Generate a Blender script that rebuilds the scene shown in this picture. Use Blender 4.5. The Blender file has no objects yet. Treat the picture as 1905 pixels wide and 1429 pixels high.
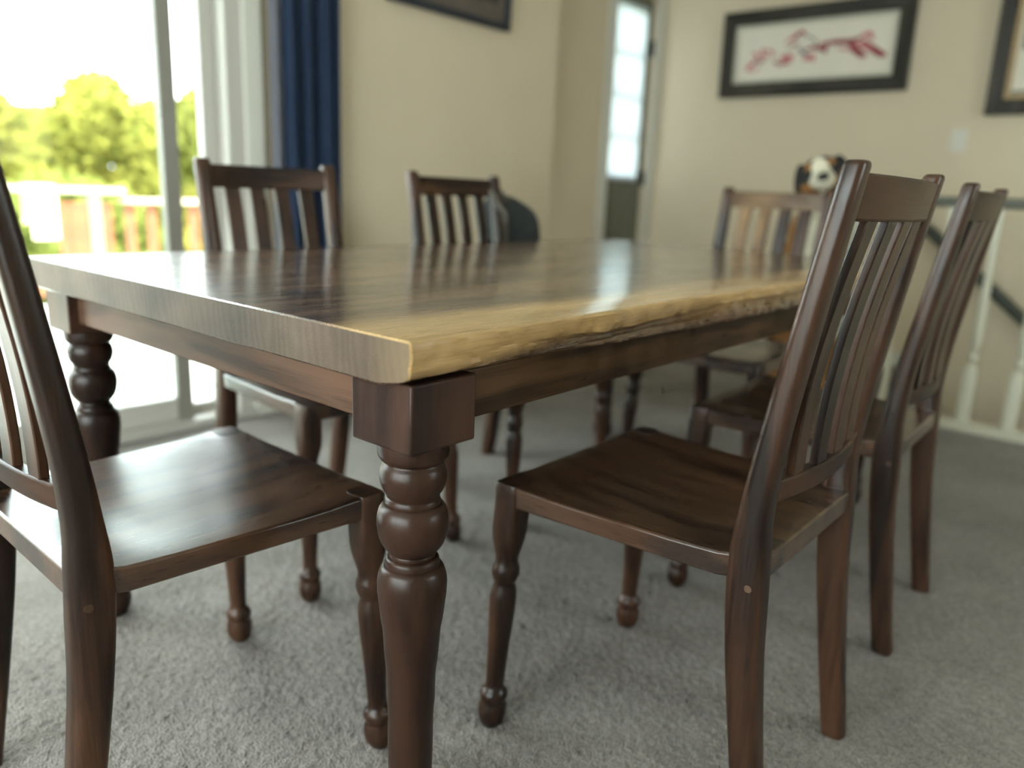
import bpy, math, random
import numpy as np
from mathutils import Vector, Matrix

random.seed(7)
rng = np.random.default_rng(7)
scene = bpy.context.scene
col = scene.collection
R = math.radians

# ------------------------------------------------------------------ camera
YAW, PIT, ROL = R(39.98), R(13.795), R(2.428)
CAM = Vector((-0.5423, -0.5951, 0.9210))
fw = Vector((math.cos(YAW) * math.cos(PIT), math.sin(YAW) * math.cos(PIT), -math.sin(PIT)))
rt0 = Vector((math.sin(YAW), -math.cos(YAW), 0))
up0 = rt0.cross(fw)
rt = rt0 * math.cos(ROL) + up0 * math.sin(ROL)
upv = -rt0 * math.sin(ROL) + up0 * math.cos(ROL)
cam_d = bpy.data.cameras.new('camera')
cam_d.sensor_width = 36.0
cam_d.lens = 36.0 * 1445.0 / 1905.0
cam_d.clip_start = 0.02
cam_d.clip_end = 400
cam_d.dof.use_dof = True
cam_d.dof.focus_distance = 1.0
cam_d.dof.aperture_fstop = 1.8
cam = bpy.data.objects.new('camera', cam_d)
cam.matrix_world = Matrix(((rt.x, upv.x, -fw.x, CAM.x), (rt.y, upv.y, -fw.y, CAM.y), (rt.z, upv.z, -fw.z, CAM.z), (0, 0, 0, 1)))
col.objects.link(cam)
scene.camera = cam

# ------------------------------------------------------------------ sky, sun, exposure
SKY = 7.0
world = bpy.data.worlds.new('world')
scene.world = world
world.use_nodes = True
wn = world.node_tree.nodes['Background']
wn.inputs['Color'].default_value = (0.905, 0.965, 1.0, 1)
wn.inputs['Strength'].default_value = SKY
sun_d = bpy.data.lights.new('sun', 'SUN')
sun_d.energy = 11.0
sun_d.angle = R(1.0)
sun_d.color = (1.0, 0.86, 0.66)
sun = bpy.data.objects.new('sun', sun_d)
sun.rotation_euler = Vector((0.25, 0.75, -1.0)).to_track_quat('-Z', 'Y').to_euler()
sun.location = (0, -6, 9)
col.objects.link(sun)

vs = scene.view_settings
vs.view_transform = 'Standard'
vs.look = 'None'
vs.gamma = 1.0
vs.use_curve_mapping = False
vs.exposure = 0.80
scene.cycles.use_denoising = True
scene.cycles.max_bounces = 8
scene.cycles.diffuse_bounces = 4
scene.cycles.glossy_bounces = 3
scene.cycles.transparent_max_bounces = 8
scene.cycles.use_adaptive_sampling = True
scene.cycles.adaptive_threshold = 0.06
scene.cycles.adaptive_min_samples = 12
scene.cycles.sample_clamp_indirect = 6.0
scene.cycles.caustics_reflective = False
scene.cycles.caustics_refractive = False

def portal(name, loc, rot, sx, sy):
    l = bpy.data.lights.new(name, 'AREA')
    l.shape = 'RECTANGLE'
    l.size, l.size_y = sx, sy
    l.cycles.is_portal = True
    o = bpy.data.objects.new(name, l)
    o.location = loc
    o.rotation_euler = rot
    col.objects.link(o)
portal('window_portal', (0.03, 2.28, 1.05), (R(-90), 0, 0), 2.2, 2.1)
portal('window_portal', (-2.68, 0.0, 1.3), (0, R(-90), 0), 1.7, 3.0)

portal('window_portal', (1.9, -3.28, 1.45), (R(90), 0, 0), 1.2, 1.1)

# ------------------------------------------------------------------ helpers
def tag(o, label=None, cat=None, group=None, kind=None):
    if label: o['label'] = label
    if cat: o['category'] = cat
    if group: o['group'] = group
    if kind: o['kind'] = kind
    return o

def empty(name, loc=(0, 0, 0), rz=0.0, parent=None):
    o = bpy.data.objects.new(name, None)
    o.empty_display_size = 0.05
    col.objects.link(o)
    o.location = loc
    o.rotation_euler = (0, 0, rz)
    if parent: o.parent = parent
    return o

def mesh(name, verts, faces, mat, parent=None, bevel=0.0, smooth=True, sharp=38, seg=2):
    me = bpy.data.meshes.new(name)
    me.from_pydata([tuple(v) for v in verts], [], faces)
    me.validate()
    if smooth:
        me.polygons.foreach_set('use_smooth', [True] * len(me.polygons))
        me.set_sharp_from_angle(angle=R(sharp))
    if mat: me.materials.append(mat)
    o = bpy.data.objects.new(name, me)
    col.objects.link(o)
    if parent: o.parent = parent
    if bevel > 0:
        m = o.modifiers.new('bevel', 'BEVEL')
        m.width = bevel
        m.segments = seg
        m.limit_method = 'ANGLE'
        m.angle_limit = R(40)
    return o

BOXF = [(0, 3, 2, 1), (4, 5, 6, 7), (0, 1, 5, 4), (1, 2, 6, 5), (2, 3, 7, 6), (3, 0, 4, 7)]
def boxv(a, b):
    (x0, y0, z0), (x1, y1, z1) = a, b
    return [(x0, y0, z0), (x1, y0, z0), (x1, y1, z0), (x0, y1, z0), (x0, y0, z1), (x1, y0, z1), (x1, y1, z1), (x0, y1, z1)]
def box(name, a, b, mat, parent=None, bevel=0.0):
    return mesh(name, boxv(a, b), BOXF, mat, parent, bevel)
def boxes(name, lst, mat, parent=None, bevel=0.0):
    v, f = [], []
    for a, b in lst:
        n = len(v)
        v += boxv(a, b)
        f += [tuple(i + n for i in q) for q in BOXF]
    return mesh(name, v, f, mat, parent, bevel)

def sering(c, ax, ay, rx, ry, n=24, e=2.0):
    c, ax, ay = Vector(c), Vector(ax), Vector(ay)
    out = []
    for k in range(n):
        t = 2 * math.pi * (k + 0.5) / n
        ct, st = math.cos(t), math.sin(t)
        out.append(c + ax * (rx * math.copysign(abs(ct) ** (2 / e), ct)) + ay * (ry * math.copysign(abs(st) ** (2 / e), st)))
    return out
def loft_vf(rings):
    n = len(rings[0])
    v = [p for r in rings for p in r]
    f = []
    for i in range(len(rings) - 1):
        for k in range(n):
            f.append((i * n + k, i * n + (k + 1) % n, (i + 1) * n + (k + 1) % n, (i + 1) * n + k))
    f.append(tuple(reversed(range(n))))
    f.append(tuple(range((len(rings) - 1) * n, len(rings) * n)))
    return v, f
def loft(name, rings, mat, parent=None, bevel=0, sharp=38):
    v, f = loft_vf(rings)
    return mesh(name, v, f, mat, parent, bevel, sharp=sharp)
def tube(name, pts, r, mat, parent=None, n=10):
    pts = [Vector(p) for p in pts]
    rings = []
    for i, p in enumerate(pts):
        d = (pts[min(i + 1, len(pts) - 1)] - pts[max(i - 1, 0)]).normalized()
        a = d.cross(Vector((0, 0, 1)))
        if a.length < 1e-3: a = d.cross(Vector((1, 0, 0)))
        a.normalize()
        b = a.cross(d)
        rings.append(sering(p, a, b, r, r, n))
    return loft(name, rings, mat, parent)
def lerp_tab(tab, z):
    for (z0, *a), (z1, *b) in zip(tab, tab[1:]):
        if z0 <= z <= z1:
            t = (z - z0) / (z1 - z0)
            return [p + (q - p) * t for p, q in zip(a, b)]
    return list(tab[0][1:]) if z < tab[0][0] else list(tab[-1][1:])
def smooth_tab(tab, n):
    """Catmull-Rom through the rows of tab"""
    T = np.array(tab, float)
    P = np.vstack([2 * T[0] - T[1], T, 2 * T[-1] - T[-2]])
    out = []
    for i in range(1, len(P) - 2):
        for k in range(n):
            t = k / n
            a, b, c, d = P[i - 1], P[i], P[i + 1], P[i + 2]
            out.append(0.5 * (2 * b + (c - a) * t + (2 * a - 5 * b + 4 * c - d) * t * t + (3 * b - a - 3 * c + d) * t ** 3))
    out.append(T[-1])
    return out

# ------------------------------------------------------------------ materials
def nmat(name):
    m = bpy.data.materials.new(name)
    m.use_nodes = True
    nt = m.node_tree
    return m, nt, nt.nodes, nt.links, nt.nodes['Principled BSDF']
def plain(name, c, rough=0.5, noise=0.0, nscale=20, bump=0.0, bscale=200, metal=0.0, spec=0.5):
    m, nt, N, K, B = nmat(name)
    B.inputs['Base Color'].default_value = (*c, 1)
    B.inputs['Roughness'].default_value = rough
    B.inputs['Metallic'].default_value = metal
    B.inputs['Specular IOR Level'].default_value = spec
    tc = N.new('ShaderNodeTexCoord')
    if noise > 0:
        t = N.new('ShaderNodeTexNoise')
        t.inputs['Scale'].default_value = nscale
        t.inputs['Detail'].default_value = 4
        K.new(tc.outputs['Object'], t.inputs['Vector'])
        r = N.new('ShaderNodeValToRGB')
        r.color_ramp.elements[0].position = 0.3
        r.color_ramp.elements[1].position = 0.7
        r.color_ramp.elements[0].color = tuple(x * (1 - noise) for x in c) + (1,)
        r.color_ramp.elements[1].color = tuple(min(1, x * (1 + noise)) for x in c) + (1,)
        K.new(t.outputs['Fac'], r.inputs['Fac'])
        K.new(r.outputs['Color'], B.inputs['Base Color'])
    if bump > 0:
        t2 = N.new('ShaderNodeTexNoise')
        t2.inputs['Scale'].default_value = bscale
        t2.inputs['Detail'].default_value = 3
        K.new(tc.outputs['Object'], t2.inputs['Vector'])
        b = N.new('ShaderNodeBump')
        b.inputs['Strength'].default_value = bump
        b.inputs['Distance'].default_value = 0.002
        K.new(t2.outputs['Fac'], b.inputs['Height'])
        K.new(b.outputs['Normal'], B.inputs['Normal'])
    return m

def wood(name, dark, light, axis=0, across=16.0, along=1.1, rough=0.30, ring=26.0, vary=0.22, sap=None, fine=1.0, coat=0.35, spec=0.5):
    """long-grain timber; axis = grain direction in object space; sap = (colour, y threshold, softness) pale sapwood towards low y"""
    m, nt, N, K, B = nmat(name)
    tc = N.new('ShaderNodeTexCoord')
    oi = N.new('ShaderNodeObjectInfo')
    mul = N.new('ShaderNodeMath'); mul.operation = 'MULTIPLY'; mul.inputs[1].default_value = 37.0
    K.new(oi.outputs['Random'], mul.inputs[0])
    add = N.new('ShaderNodeVectorMath'); add.operation = 'ADD'
    K.new(tc.outputs['Object'], add.inputs[0])
    K.new(mul.outputs[0], add.inputs[1])
    def mapped(a, c):
        mp = N.new('ShaderNodeMapping')
        s = [c, c, c]; s[axis] = a
        mp.inputs['Scale'].default_value = s
        K.new(add.outputs[0], mp.inputs['Vector'])
        return mp
    m1 = mapped(along, across * 0.45)
    n1 = N.new('ShaderNodeTexNoise'); n1.inputs['Scale'].default_value = 1.0; n1.inputs['Detail'].default_value = 3.0; n1.inputs['Distortion'].default_value = 0.35
    K.new(m1.outputs[0], n1.inputs['Vector'])
    rm = N.new('ShaderNodeMath'); rm.operation = 'MULTIPLY'; rm.inputs[1].default_value = ring
    K.new(n1.outputs['Fac'], rm.inputs[0])
    sn = N.new('ShaderNodeMath'); sn.operation = 'SINE'
    K.new(rm.outputs[0], sn.inputs[0])
    sh = N.new('ShaderNodeMath'); sh.operation = 'MULTIPLY_ADD'; sh.inputs[1].default_value = 0.16; sh.inputs[2].default_value = 0.0
    K.new(sn.outputs[0], sh.inputs[0])
    m2 = mapped(along * 2.0, across * 2.2)
    n2 = N.new('ShaderNodeTexNoise'); n2.inputs['Scale'].default_value = 1.0; n2.inputs['Detail'].default_value = 5.0
    K.new(m2.outputs[0], n2.inputs['Vector'])
    m3 = mapped(12.0, 420.0)
    n3 = N.new('ShaderNodeTexNoise'); n3.inputs['Scale'].default_value = 1.0; n3.inputs['Detail'].default_value = 2.0
    K.new(m3.outputs[0], n3.inputs['Vector'])
    f1 = N.new('ShaderNodeMath'); f1.operation = 'ADD'
    K.new(n2.outputs['Fac'], f1.inputs[0]); K.new(sh.outputs[0], f1.inputs[1])
    f2 = N.new('ShaderNodeMath'); f2.operation = 'MULTIPLY_ADD'; f2.inputs[1].default_value = 0.35 * fine; f2.inputs[2].default_value = -0.17 * fine
    K.new(n3.outputs['Fac'], f2.inputs[0])
    f3 = N.new('ShaderNodeMath'); f3.operation = 'ADD'
    K.new(f1.outputs[0], f3.inputs[0]); K.new(f2.outputs[0], f3.inputs[1])
    rp = N.new('ShaderNodeValToRGB')
    rp.color_ramp.elements[0].position = 0.33; rp.color_ramp.elements[0].color = (*dark, 1)
    rp.color_ramp.elements[1].position = 0.68; rp.color_ramp.elements[1].color = (*light, 1)
    K.new(f3.outputs[0], rp.inputs['Fac'])
    colr = rp.outputs['Color']
    if sap:
        sc_, y0, soft = sap
        sx = N.new('ShaderNodeSeparateXYZ'); K.new(tc.outputs['Object'], sx.inputs[0])
        nb = N.new('ShaderNodeTexNoise'); nb.inputs['Scale'].default_value = 1.0; nb.inputs['Detail'].default_value = 3
        mb = N.new('ShaderNodeMapping'); mb.inputs['Scale'].default_value = (3.0, 9.0, 9.0)
        K.new(tc.outputs['Object'], mb.inputs[0]); K.new(mb.outputs[0], nb.inputs['Vector'])
        ya = N.new('ShaderNodeMath'); ya.operation = 'MULTIPLY_ADD'; ya.inputs[1].default_value = 0.08
        zz = N.new('ShaderNodeMath'); zz.operation = 'MULTIPLY_ADD'; zz.inputs[1].default_value = -3.2; zz.inputs[2].default_value = 3.2 * 0.7652
        K.new(sx.outputs['Z'], zz.inputs[0])
        yz = N.new('ShaderNodeMath'); yz.operation = 'ADD'; K.new(zz.outputs[0], yz.inputs[0]); K.new(sx.outputs['Y'], yz.inputs[1])
        K.new(nb.outputs['Fac'], ya.inputs[0]); K.new(yz.outputs[0], ya.inputs[2])
        mr = N.new('ShaderNodeMapRange'); mr.inputs['From Min'].default_value = y0 + soft + 0.065; mr.inputs['From Max'].default_value = y0 + 0.065
        K.new(ya.outputs[0], mr.inputs['Value'])
        # sapwood has its own faint grain and curl
        rs = N.new('ShaderNodeValToRGB')
        rs.color_ramp.elements[0].position = 0.25; rs.color_ramp.elements[0].color = tuple(c * 0.62 for c in sc_) + (1,)
        rs.color_ramp.elements[1].position = 0.75; rs.color_ramp.elements[1].color = (*sc_, 1)
        K.new(f3.outputs[0], rs.inputs['Fac'])
        mx = N.new('ShaderNodeMix'); mx.data_type = 'RGBA'
        K.new(mr.outputs[0], mx.inputs['Factor']); K.new(rp.outputs['Color'], mx.inputs['A']); K.new(rs.outputs['Color'], mx.inputs['B'])
        colr = mx.outputs['Result']
    hv = N.new('ShaderNodeHueSaturation')
    vr = N.new('ShaderNodeMapRange'); vr.inputs['To Min'].default_value = 1 - vary; vr.inputs['To Max'].default_value = 1 + vary
    K.new(oi.outputs['Random'], vr.inputs['Value'])
    K.new(vr.outputs[0], hv.inputs['Value'])
    K.new(colr, hv.inputs['Color'])
    K.new(hv.outputs['Color'], B.inputs['Base Color'])
    rr = N.new('ShaderNodeMath'); rr.operation = 'MULTIPLY_ADD'; rr.inputs[1].default_value = 0.14; rr.inputs[2].default_value = rough - 0.07
    K.new(n3.outputs['Fac'], rr.inputs[0])
    K.new(rr.outputs[0], B.inputs['Roughness'])
    B.inputs['Specular IOR Level'].default_value = spec
    B.inputs['Coat Weight'].default_value = coat
    B.inputs['Coat Roughness'].default_value = rough * 0.8
    b = N.new('ShaderNodeBump'); b.inputs['Strength'].default_value = 0.12; b.inputs['Distance'].default_value = 0.0006
    K.new(n3.outputs['Fac'], b.inputs['Height'])
    K.new(b.outputs['Normal'], B.inputs['Normal'])
    return m

def glass(name, tint=(0.97, 1.0, 0.985)):
    m, nt, N, K, B = nmat(name)
    N.remove(B)
    out = N['Material Output']
    tr = N.new('ShaderNodeBsdfTransparent'); tr.inputs['Color'].default_value = (*tint, 1)
    gl = N.new('ShaderNodeBsdfGlossy'); gl.inputs['Roughness'].default_value = 0.02
    fr = N.new('ShaderNodeFresnel'); fr.inputs['IOR'].default_value = 1.09
    mx = N.new('ShaderNodeMixShader')
    K.new(fr.outputs[0], mx.inputs[0]); K.new(tr.outputs[0], mx.inputs[1]); K.new(gl.outputs[0], mx.inputs[2])
    K.new(mx.outputs[0], out.inputs['Surface'])
    return m
def fabric_thin(name, c, trans=0.5, clear=0.0):
    m, nt, N, K, B = nmat(name)
    N.remove(B)
    out = N['Material Output']
    d = N.new('ShaderNodeBsdfDiffuse'); d.inputs['Color'].default_value = (*c, 1)
    t = N.new('ShaderNodeBsdfTranslucent'); t.inputs['Color'].default_value = (*c, 1)
    mx = N.new('ShaderNodeMixShader'); mx.inputs[0].default_value = trans
    K.new(d.outputs[0], mx.inputs[1]); K.new(t.outputs[0], mx.inputs[2])
    tp = N.new('ShaderNodeBsdfTransparent')
    m2 = N.new('ShaderNodeMixShader'); m2.inputs[0].default_value = clear
    K.new(mx.outputs[0], m2.inputs[1]); K.new(tp.outputs[0], m2.inputs[2])
    K.new(m2.outputs[0], out.inputs['Surface'])
    return m

M = {}
WD, WL = (0.013, 0.0060, 0.0036), (0.064, 0.0285, 0.0150)
M['wz'] = wood('walnut_upright', WD, WL, 2, rough=0.33, coat=0.0, spec=0.42)
M['wx'] = wood('walnut_rail', WD, WL, 0, rough=0.36, coat=0.0, spec=0.30)
M['wy'] = wood('walnut_seat', (0.020, 0.0095, 0.0058), (0.085, 0.041, 0.021), 1, across=12, rough=0.30, coat=0.6)
M['leg'] = wood('walnut_turned', (0.010, 0.0046, 0.0030), (0.036, 0.0160, 0.0092), 2, across=13, vary=0.05, rough=0.34, coat=0.0, spec=0.32)
M['block'] = wood('walnut_block', (0.022, 0.0105, 0.0072), (0.062, 0.029, 0.018), 2, across=11, vary=0.1, rough=0.42, coat=0.0, spec=0.3)
M['apron_x'] = wood('walnut_apron', (0.036, 0.0185, 0.0090), (0.110, 0.058, 0.027), 0, across=14, vary=0.08, rough=0.5, coat=0.0, spec=0.22)
M['apron_y'] = wood('walnut_apron_end', (0.044, 0.022, 0.0135), (0.130, 0.067, 0.039), 1, across=14, vary=0.08, rough=0.5, coat=0.0, spec=0.22)
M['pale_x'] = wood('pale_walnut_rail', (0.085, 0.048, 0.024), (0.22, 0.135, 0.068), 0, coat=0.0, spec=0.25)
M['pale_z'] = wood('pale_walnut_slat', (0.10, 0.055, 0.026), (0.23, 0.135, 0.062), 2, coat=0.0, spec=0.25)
M['peg'] = plain('oak_peg', (0.08, 0.04, 0.02), 0.5, 0.15, 300)
M['carpet'] = None
M['wall'] = plain('wall_paint', (0.70, 0.595, 0.435), 0.62, 0.02, 3, 0.25, 160)
M['ceil'] = plain('ceiling_paint', (0.84, 0.83, 0.78), 0.8, 0.02, 5, 0.3, 90)
M['white'] = plain('trim_paint', (0.66, 0.65, 0.58), 0.4, 0.02, 6)
M['vinyl'] = plain('vinyl_frame', (0.52, 0.50, 0.45), 0.4, 0.02, 6)
M['stile'] = plain('shaded_vinyl', (0.25, 0.235, 0.20), 0.45, 0.02, 6)  # frame vinyl darkened: the stile's silhouette against the daylight is in its colour
M['cream'] = plain('baluster_paint', (0.62, 0.60, 0.47), 0.42, 0.03, 8)
M['rail'] = plain('stair_rail_stain', (0.10, 0.105, 0.075), 0.4, 0.1, 30)
M['hand'] = plain('handrail_stain', (0.045, 0.055, 0.042), 0.4, 0.1, 30)
M['glass'] = glass('window_glass')
M['navy'] = plain('curtain_navy', (0.012, 0.027, 0.064), 0.9, 0.15, 60, 0.3, 900)
M['lining'] = fabric_thin('backlit_lining', (0.30, 0.31, 0.36), 0.45)  # lining strip whose pale tone stands in for the backlit curtain fold
M['iron'] = plain('dark_metal', (0.03, 0.03, 0.035), 0.4, 0.05, 50, metal=0.8)
M['sheer'] = fabric_thin('sheer_voile', (0.66, 0.70, 0.72), 0.6, 0.05)
M['door'] = plain('door_paint', (0.150, 0.155, 0.115), 0.5, 0.05, 9)
M['frame'] = wood('weathered_frame', (0.014, 0.012, 0.008), (0.055, 0.049, 0.034), 1, across=30, rough=0.6, vary=0.25, coat=0)
M['frame_z'] = wood('weathered_frame_upright', (0.014, 0.012, 0.008), (0.055, 0.049, 0.034), 2, across=30, rough=0.6, vary=0.25, coat=0)
M['frame_dk'] = wood('brown_frame', (0.014, 0.010, 0.006), (0.045, 0.033, 0.020), 2, across=30, rough=0.55, vary=0.2, coat=0)
M['navyframe'] = plain('navy_frame', (0.016, 0.022, 0.036), 0.45, 0.15, 40)
M['paper'] = plain('art_paper', (0.80, 0.75, 0.64), 0.75, 0.03, 5)
M['mat_tan'] = plain('tan_liner', (0.46, 0.32, 0.17), 0.6, 0.1, 20)
M['liner'] = plain('pale_liner', (0.58, 0.56, 0.45), 0.55, 0.05, 20)
M['red'] = plain('red_ink', (0.30, 0.035, 0.055), 0.8, 0.3, 40)
M['pink'] = plain('pink_ink', (0.60, 0.20, 0.22), 0.8, 0.2, 40)
M['grey_ink'] = plain('grey_ink', (0.22, 0.19, 0.19), 0.8, 0.2, 40)
M['plate'] = plain('switch_plate', (0.70, 0.66, 0.56), 0.4, 0.02, 30)
M['brownmat'] = plain('brown_mat', (0.13, 0.105, 0.085), 0.8, 0.15, 14)
M['darkprint'] = plain('dark_print', (0.045, 0.047, 0.042), 0.8, 0.5, 18)
M['bag'] = plain('bag_canvas', (0.030, 0.035, 0.036), 0.85, 0.45, 14, 0.5, 700)
M['strap'] = plain('bag_strap', (0.16, 0.145, 0.115), 0.8, 0.1, 80)
M['deck'] = plain('deck_board', (0.62, 0.63, 0.57), 0.6, 0.12, 9)
M['redwood'] = plain('redwood_stain', (0.19, 0.062, 0.026), 0.7, 0.25, 12)
M['cap'] = plain('weathered_cap', (0.36, 0.33, 0.27), 0.7, 0.1, 10)
M['post'] = plain('weathered_post', (0.17, 0.16, 0.125), 0.7, 0.1, 10)
M['towel'] = plain('towel_cotton', (0.62, 0.60, 0.44), 0.95, 0.05, 30, 0.6, 600)
M['bark'] = plain('bark', (0.09, 0.065, 0.045), 0.9, 0.4, 14)
M['grass'] = plain('lawn', (0.10, 0.17, 0.035), 0.9, 0.35, 2)
M['siding'] = plain('outer_siding', (0.45, 0.43, 0.38), 0.7, 0.03, 6)

def leaf_mat(name, c):
    m, nt, N, K, B = nmat(name)
    N.remove(B)
    out = N['Material Output']
    oi = N.new('ShaderNodeTexCoord')
    n = N.new('ShaderNodeTexNoise'); n.inputs['Scale'].default_value = 1.6; n.inputs['Detail'].default_value = 4
    K.new(oi.outputs['Object'], n.inputs['Vector'])
    r = N.new('ShaderNodeValToRGB')
    r.color_ramp.elements[0].position = 0.33; r.color_ramp.elements[0].color = tuple(x * 0.6 for x in c) + (1,)
    r.color_ramp.elements[1].position = 0.68; r.color_ramp.elements[1].color = (c[0] * 1.35, c[1] * 1.25, c[2] * 1.1, 1)
    K.new(n.outputs['Fac'], r.inputs['Fac'])
    d = N.new('ShaderNodeBsdfDiffuse'); t = N.new('ShaderNodeBsdfTranslucent')
    K.new(r.outputs['Color'], d.inputs['Color']); K.new(r.outputs['Color'], t.inputs['Color'])
    mx = N.new('ShaderNodeMixShader'); mx.inputs[0].default_value = 0.45
    K.new(d.outputs[0], mx.inputs[1]); K.new(t.outputs[0], mx.inputs[2])
    K.new(mx.outputs[0], out.inputs['Surface'])
    return m

def carpet_mat():
    m, nt, N, K, B = nmat('grey_carpet')
    tc = N.new('ShaderNodeTexCoord')
    big = N.new('ShaderNodeTexNoise'); big.inputs['Scale'].default_value = 3.5; big.inputs['Detail'].default_value = 5; big.inputs['Roughness'].default_value = 0.6
    med = N.new('ShaderNodeTexNoise'); med.inputs['Scale'].default_value = 60; med.inputs['Detail'].default_value = 3
    tuft = N.new('ShaderNodeTexVoronoi'); tuft.inputs['Scale'].default_value = 260
    for t in (big, med, tuft): K.new(tc.outputs['Object'], t.inputs['Vector'])
    a = N.new('ShaderNodeMath'); a.operation = 'MULTIPLY_ADD'; a.inputs[1].default_value = 0.55
    K.new(big.outputs['Fac'], a.inputs[0])
    b = N.new('ShaderNodeMath'); b.operation = 'MULTIPLY'; b.inputs[1].default_value = 0.45
    K.new(med.outputs['Fac'], b.inputs[0]); K.new(b.outputs[0], a.inputs[2])
    r = N.new('ShaderNodeValToRGB')
    r.color_ramp.elements[0].position = 0.34; r.color_ramp.elements[0].color = (0.245, 0.212, 0.182, 1)
    r.color_ramp.elements[1].position = 0.66; r.color_ramp.elements[1].color = (0.445, 0.392, 0.345, 1)
    K.new(a.outputs[0], r.inputs['Fac'])
    mx = N.new('ShaderNodeMix'); mx.data_type = 'RGBA'; mx.blend_type = 'MULTIPLY'; mx.inputs['Factor'].default_value = 0.75
    K.new(r.outputs['Color'], mx.inputs['A'])
    r2 = N.new('ShaderNodeValToRGB')
    r2.color_ramp.elements[0].position = 0.0; r2.color_ramp.elements[0].color = (1, 1, 1, 1)
    r2.color_ramp.elements[1].position = 0.8; r2.color_ramp.elements[1].color = (0.28, 0.28, 0.28, 1)  # gaps between tufts darkened, crevice shade put into the colour
    K.new(tuft.outputs['Distance'], r2.inputs['Fac'])
    K.new(r2.outputs['Color'], mx.inputs['B'])
    K.new(mx.outputs['Result'], B.inputs['Base Color'])
    B.inputs['Roughness'].default_value = 0.95
    B.inputs['Specular IOR Level'].default_value = 0.1
    B.inputs['Sheen Weight'].default_value = 0.25
    bp = N.new('ShaderNodeBump'); bp.inputs['Strength'].default_value = 1.0; bp.inputs['Distance'].default_value = 0.004; bp.invert = True
    K.new(tuft.outputs['Distance'], bp.inputs['Height'])
    K.new(bp.outputs['Normal'], B.inputs['Normal'])
    return m
M['carpet'] = carpet_mat()

# ------------------------------------------------------------------ room shell
X0, XR, XW = -2.6, 3.2, 4.5          # left wall, stair railing line, far wall
Y0, YW, YD = -3.2, 2.15, 2.40        # wall behind the camera, patio-door wall, entry-door wall
ZC, ZL = 2.45, -1.5

def carpet_floor():
    xs = np.concatenate([np.linspace(X0, -0.35, 16)[:-1], np.arange(-0.35, 2.2, 0.0046), np.linspace(2.2, XR, 40)])
    ys = np.concatenate([np.linspace(Y0, -0.75, 14)[:-1], np.arange(-0.75, 1.15, 0.0046), np.linspace(1.15, YW, 40)])
    nx, ny = len(xs), len(ys)
    h = np.clip(rng.normal(0, 1, (nx, ny)), -1.6, 1.8)
    k = (h + np.roll(h, 1, 0) + np.roll(h, 1, 1) + np.roll(np.roll(h, 1, 0), 1, 1)) / 2.0
    z = 0.0007 * k + 0.0004 * h
    inx = (xs > -0.35) & (xs < 2.2)
    iny = (ys > -0.75) & (ys < 1.15)
    fade = lambda a, lo, hi: np.clip(np.minimum(a - lo, hi - a) / 0.12, 0, 1)
    z = z * (fade(xs, -0.35, 2.2)[:, None] * fade(ys, -0.75, 1.15)[None, :]) - 0.001
    XX, YY = np.meshgrid(xs, ys, indexing='ij')
    jit = 0.0012 * (fade(xs, -0.35, 2.2)[:, None] * fade(ys, -0.75, 1.15)[None, :])
    co = np.stack([XX + rng.normal(0, 1, XX.shape) * jit, YY + rng.normal(0, 1, XX.shape) * jit, z], -1).reshape(-1, 3)
    idx = np.arange(nx * ny).reshape(nx, ny)
    q = np.stack([idx[:-1, :-1], idx[1:, :-1], idx[1:, 1:], idx[:-1, 1:]], -1).reshape(-1, 4)
    me = bpy.data.meshes.new('floor')
    me.vertices.add(len(co)); me.vertices.foreach_set('co', co.ravel())
    me.loops.add(q.size); me.loops.foreach_set('vertex_index', q.ravel())
    me.polygons.add(len(q)); me.polygons.foreach_set('loop_start', np.arange(0, q.size, 4)); me.polygons.foreach_set('loop_total', np.full(len(q), 4))
    me.polygons.foreach_set('use_smooth', np.ones(len(q), bool))
    me.update()
    me.materials.append(M['carpet'])
    o = bpy.data.objects.new('floor', me)
    col.objects.link(o)
    tag(o, 'grey cut-pile carpet under the dining table', kind='structure')
    return o
carpet_floor()
def struct(o, label=None): return tag(o, label, kind='structure')
struct(box('floor', (XR, 0.56, -0.2), (XW, YD, 0.0), M['carpet']), 'grey carpeted stair landing')
struct(box('floor', (XR, Y0, ZL - 0.1), (XW, 0.56, ZL), M['carpet']), 'lower landing carpet below the stairs')
struct(box('ceiling', (X0 - 0.15, Y0 - 0.15, ZC), (XW + 0.15, YD + 0.35, ZC + 0.12), M['ceil']))
# patio-door wall with its opening (x -1.06..1.12, z 0..2.10)
SX0, SX1, SZ = -1.06, 1.12, 2.08
struct(boxes('wall_back', [((X0, YW, 0), (SX0, YW + 0.14, ZC)), ((SX0, YW, SZ), (SX1, YW + 0.14, ZC)), ((SX1, YW, 0), (2.99, YW + 0.14, ZC)), ((2.85, YW + 0.14, 0), (2.99, YD, ZC))], M['wall']))
DX0, DX1, DZ = 3.90, 4.40, 2.22
struct(boxes('wall_entry', [((2.85, YD, 0), (DX0, YD + 0.12, ZC)), ((DX0, YD, DZ), (DX1, YD + 0.12, ZC)), ((DX1, YD, 0), (XW + 0.12, YD + 0.12, ZC))], M['wall']))
struct(box('wall_right', (XW, Y0, ZL), (XW + 0.12, YD, ZC), M['wall']))
WY0, WY1, WZ0, WZ1 = -1.5, 1.5, 0.45, 2.15
struct(boxes('wall_left', [((X0 - 0.12, Y0, 0), (X0, WY0, ZC)), ((X0 - 0.12, WY1, 0), (X0, YW + 0.14, ZC)), ((X0 - 0.12, WY0, 0), (X0, WY1, WZ0)), ((X0 - 0.12, WY0, WZ1), (X0, WY1, ZC))], M['wall']))
VX0, VX1, VZ0, VZ1 = 1.3, 2.5, 0.9, 2.0
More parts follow.
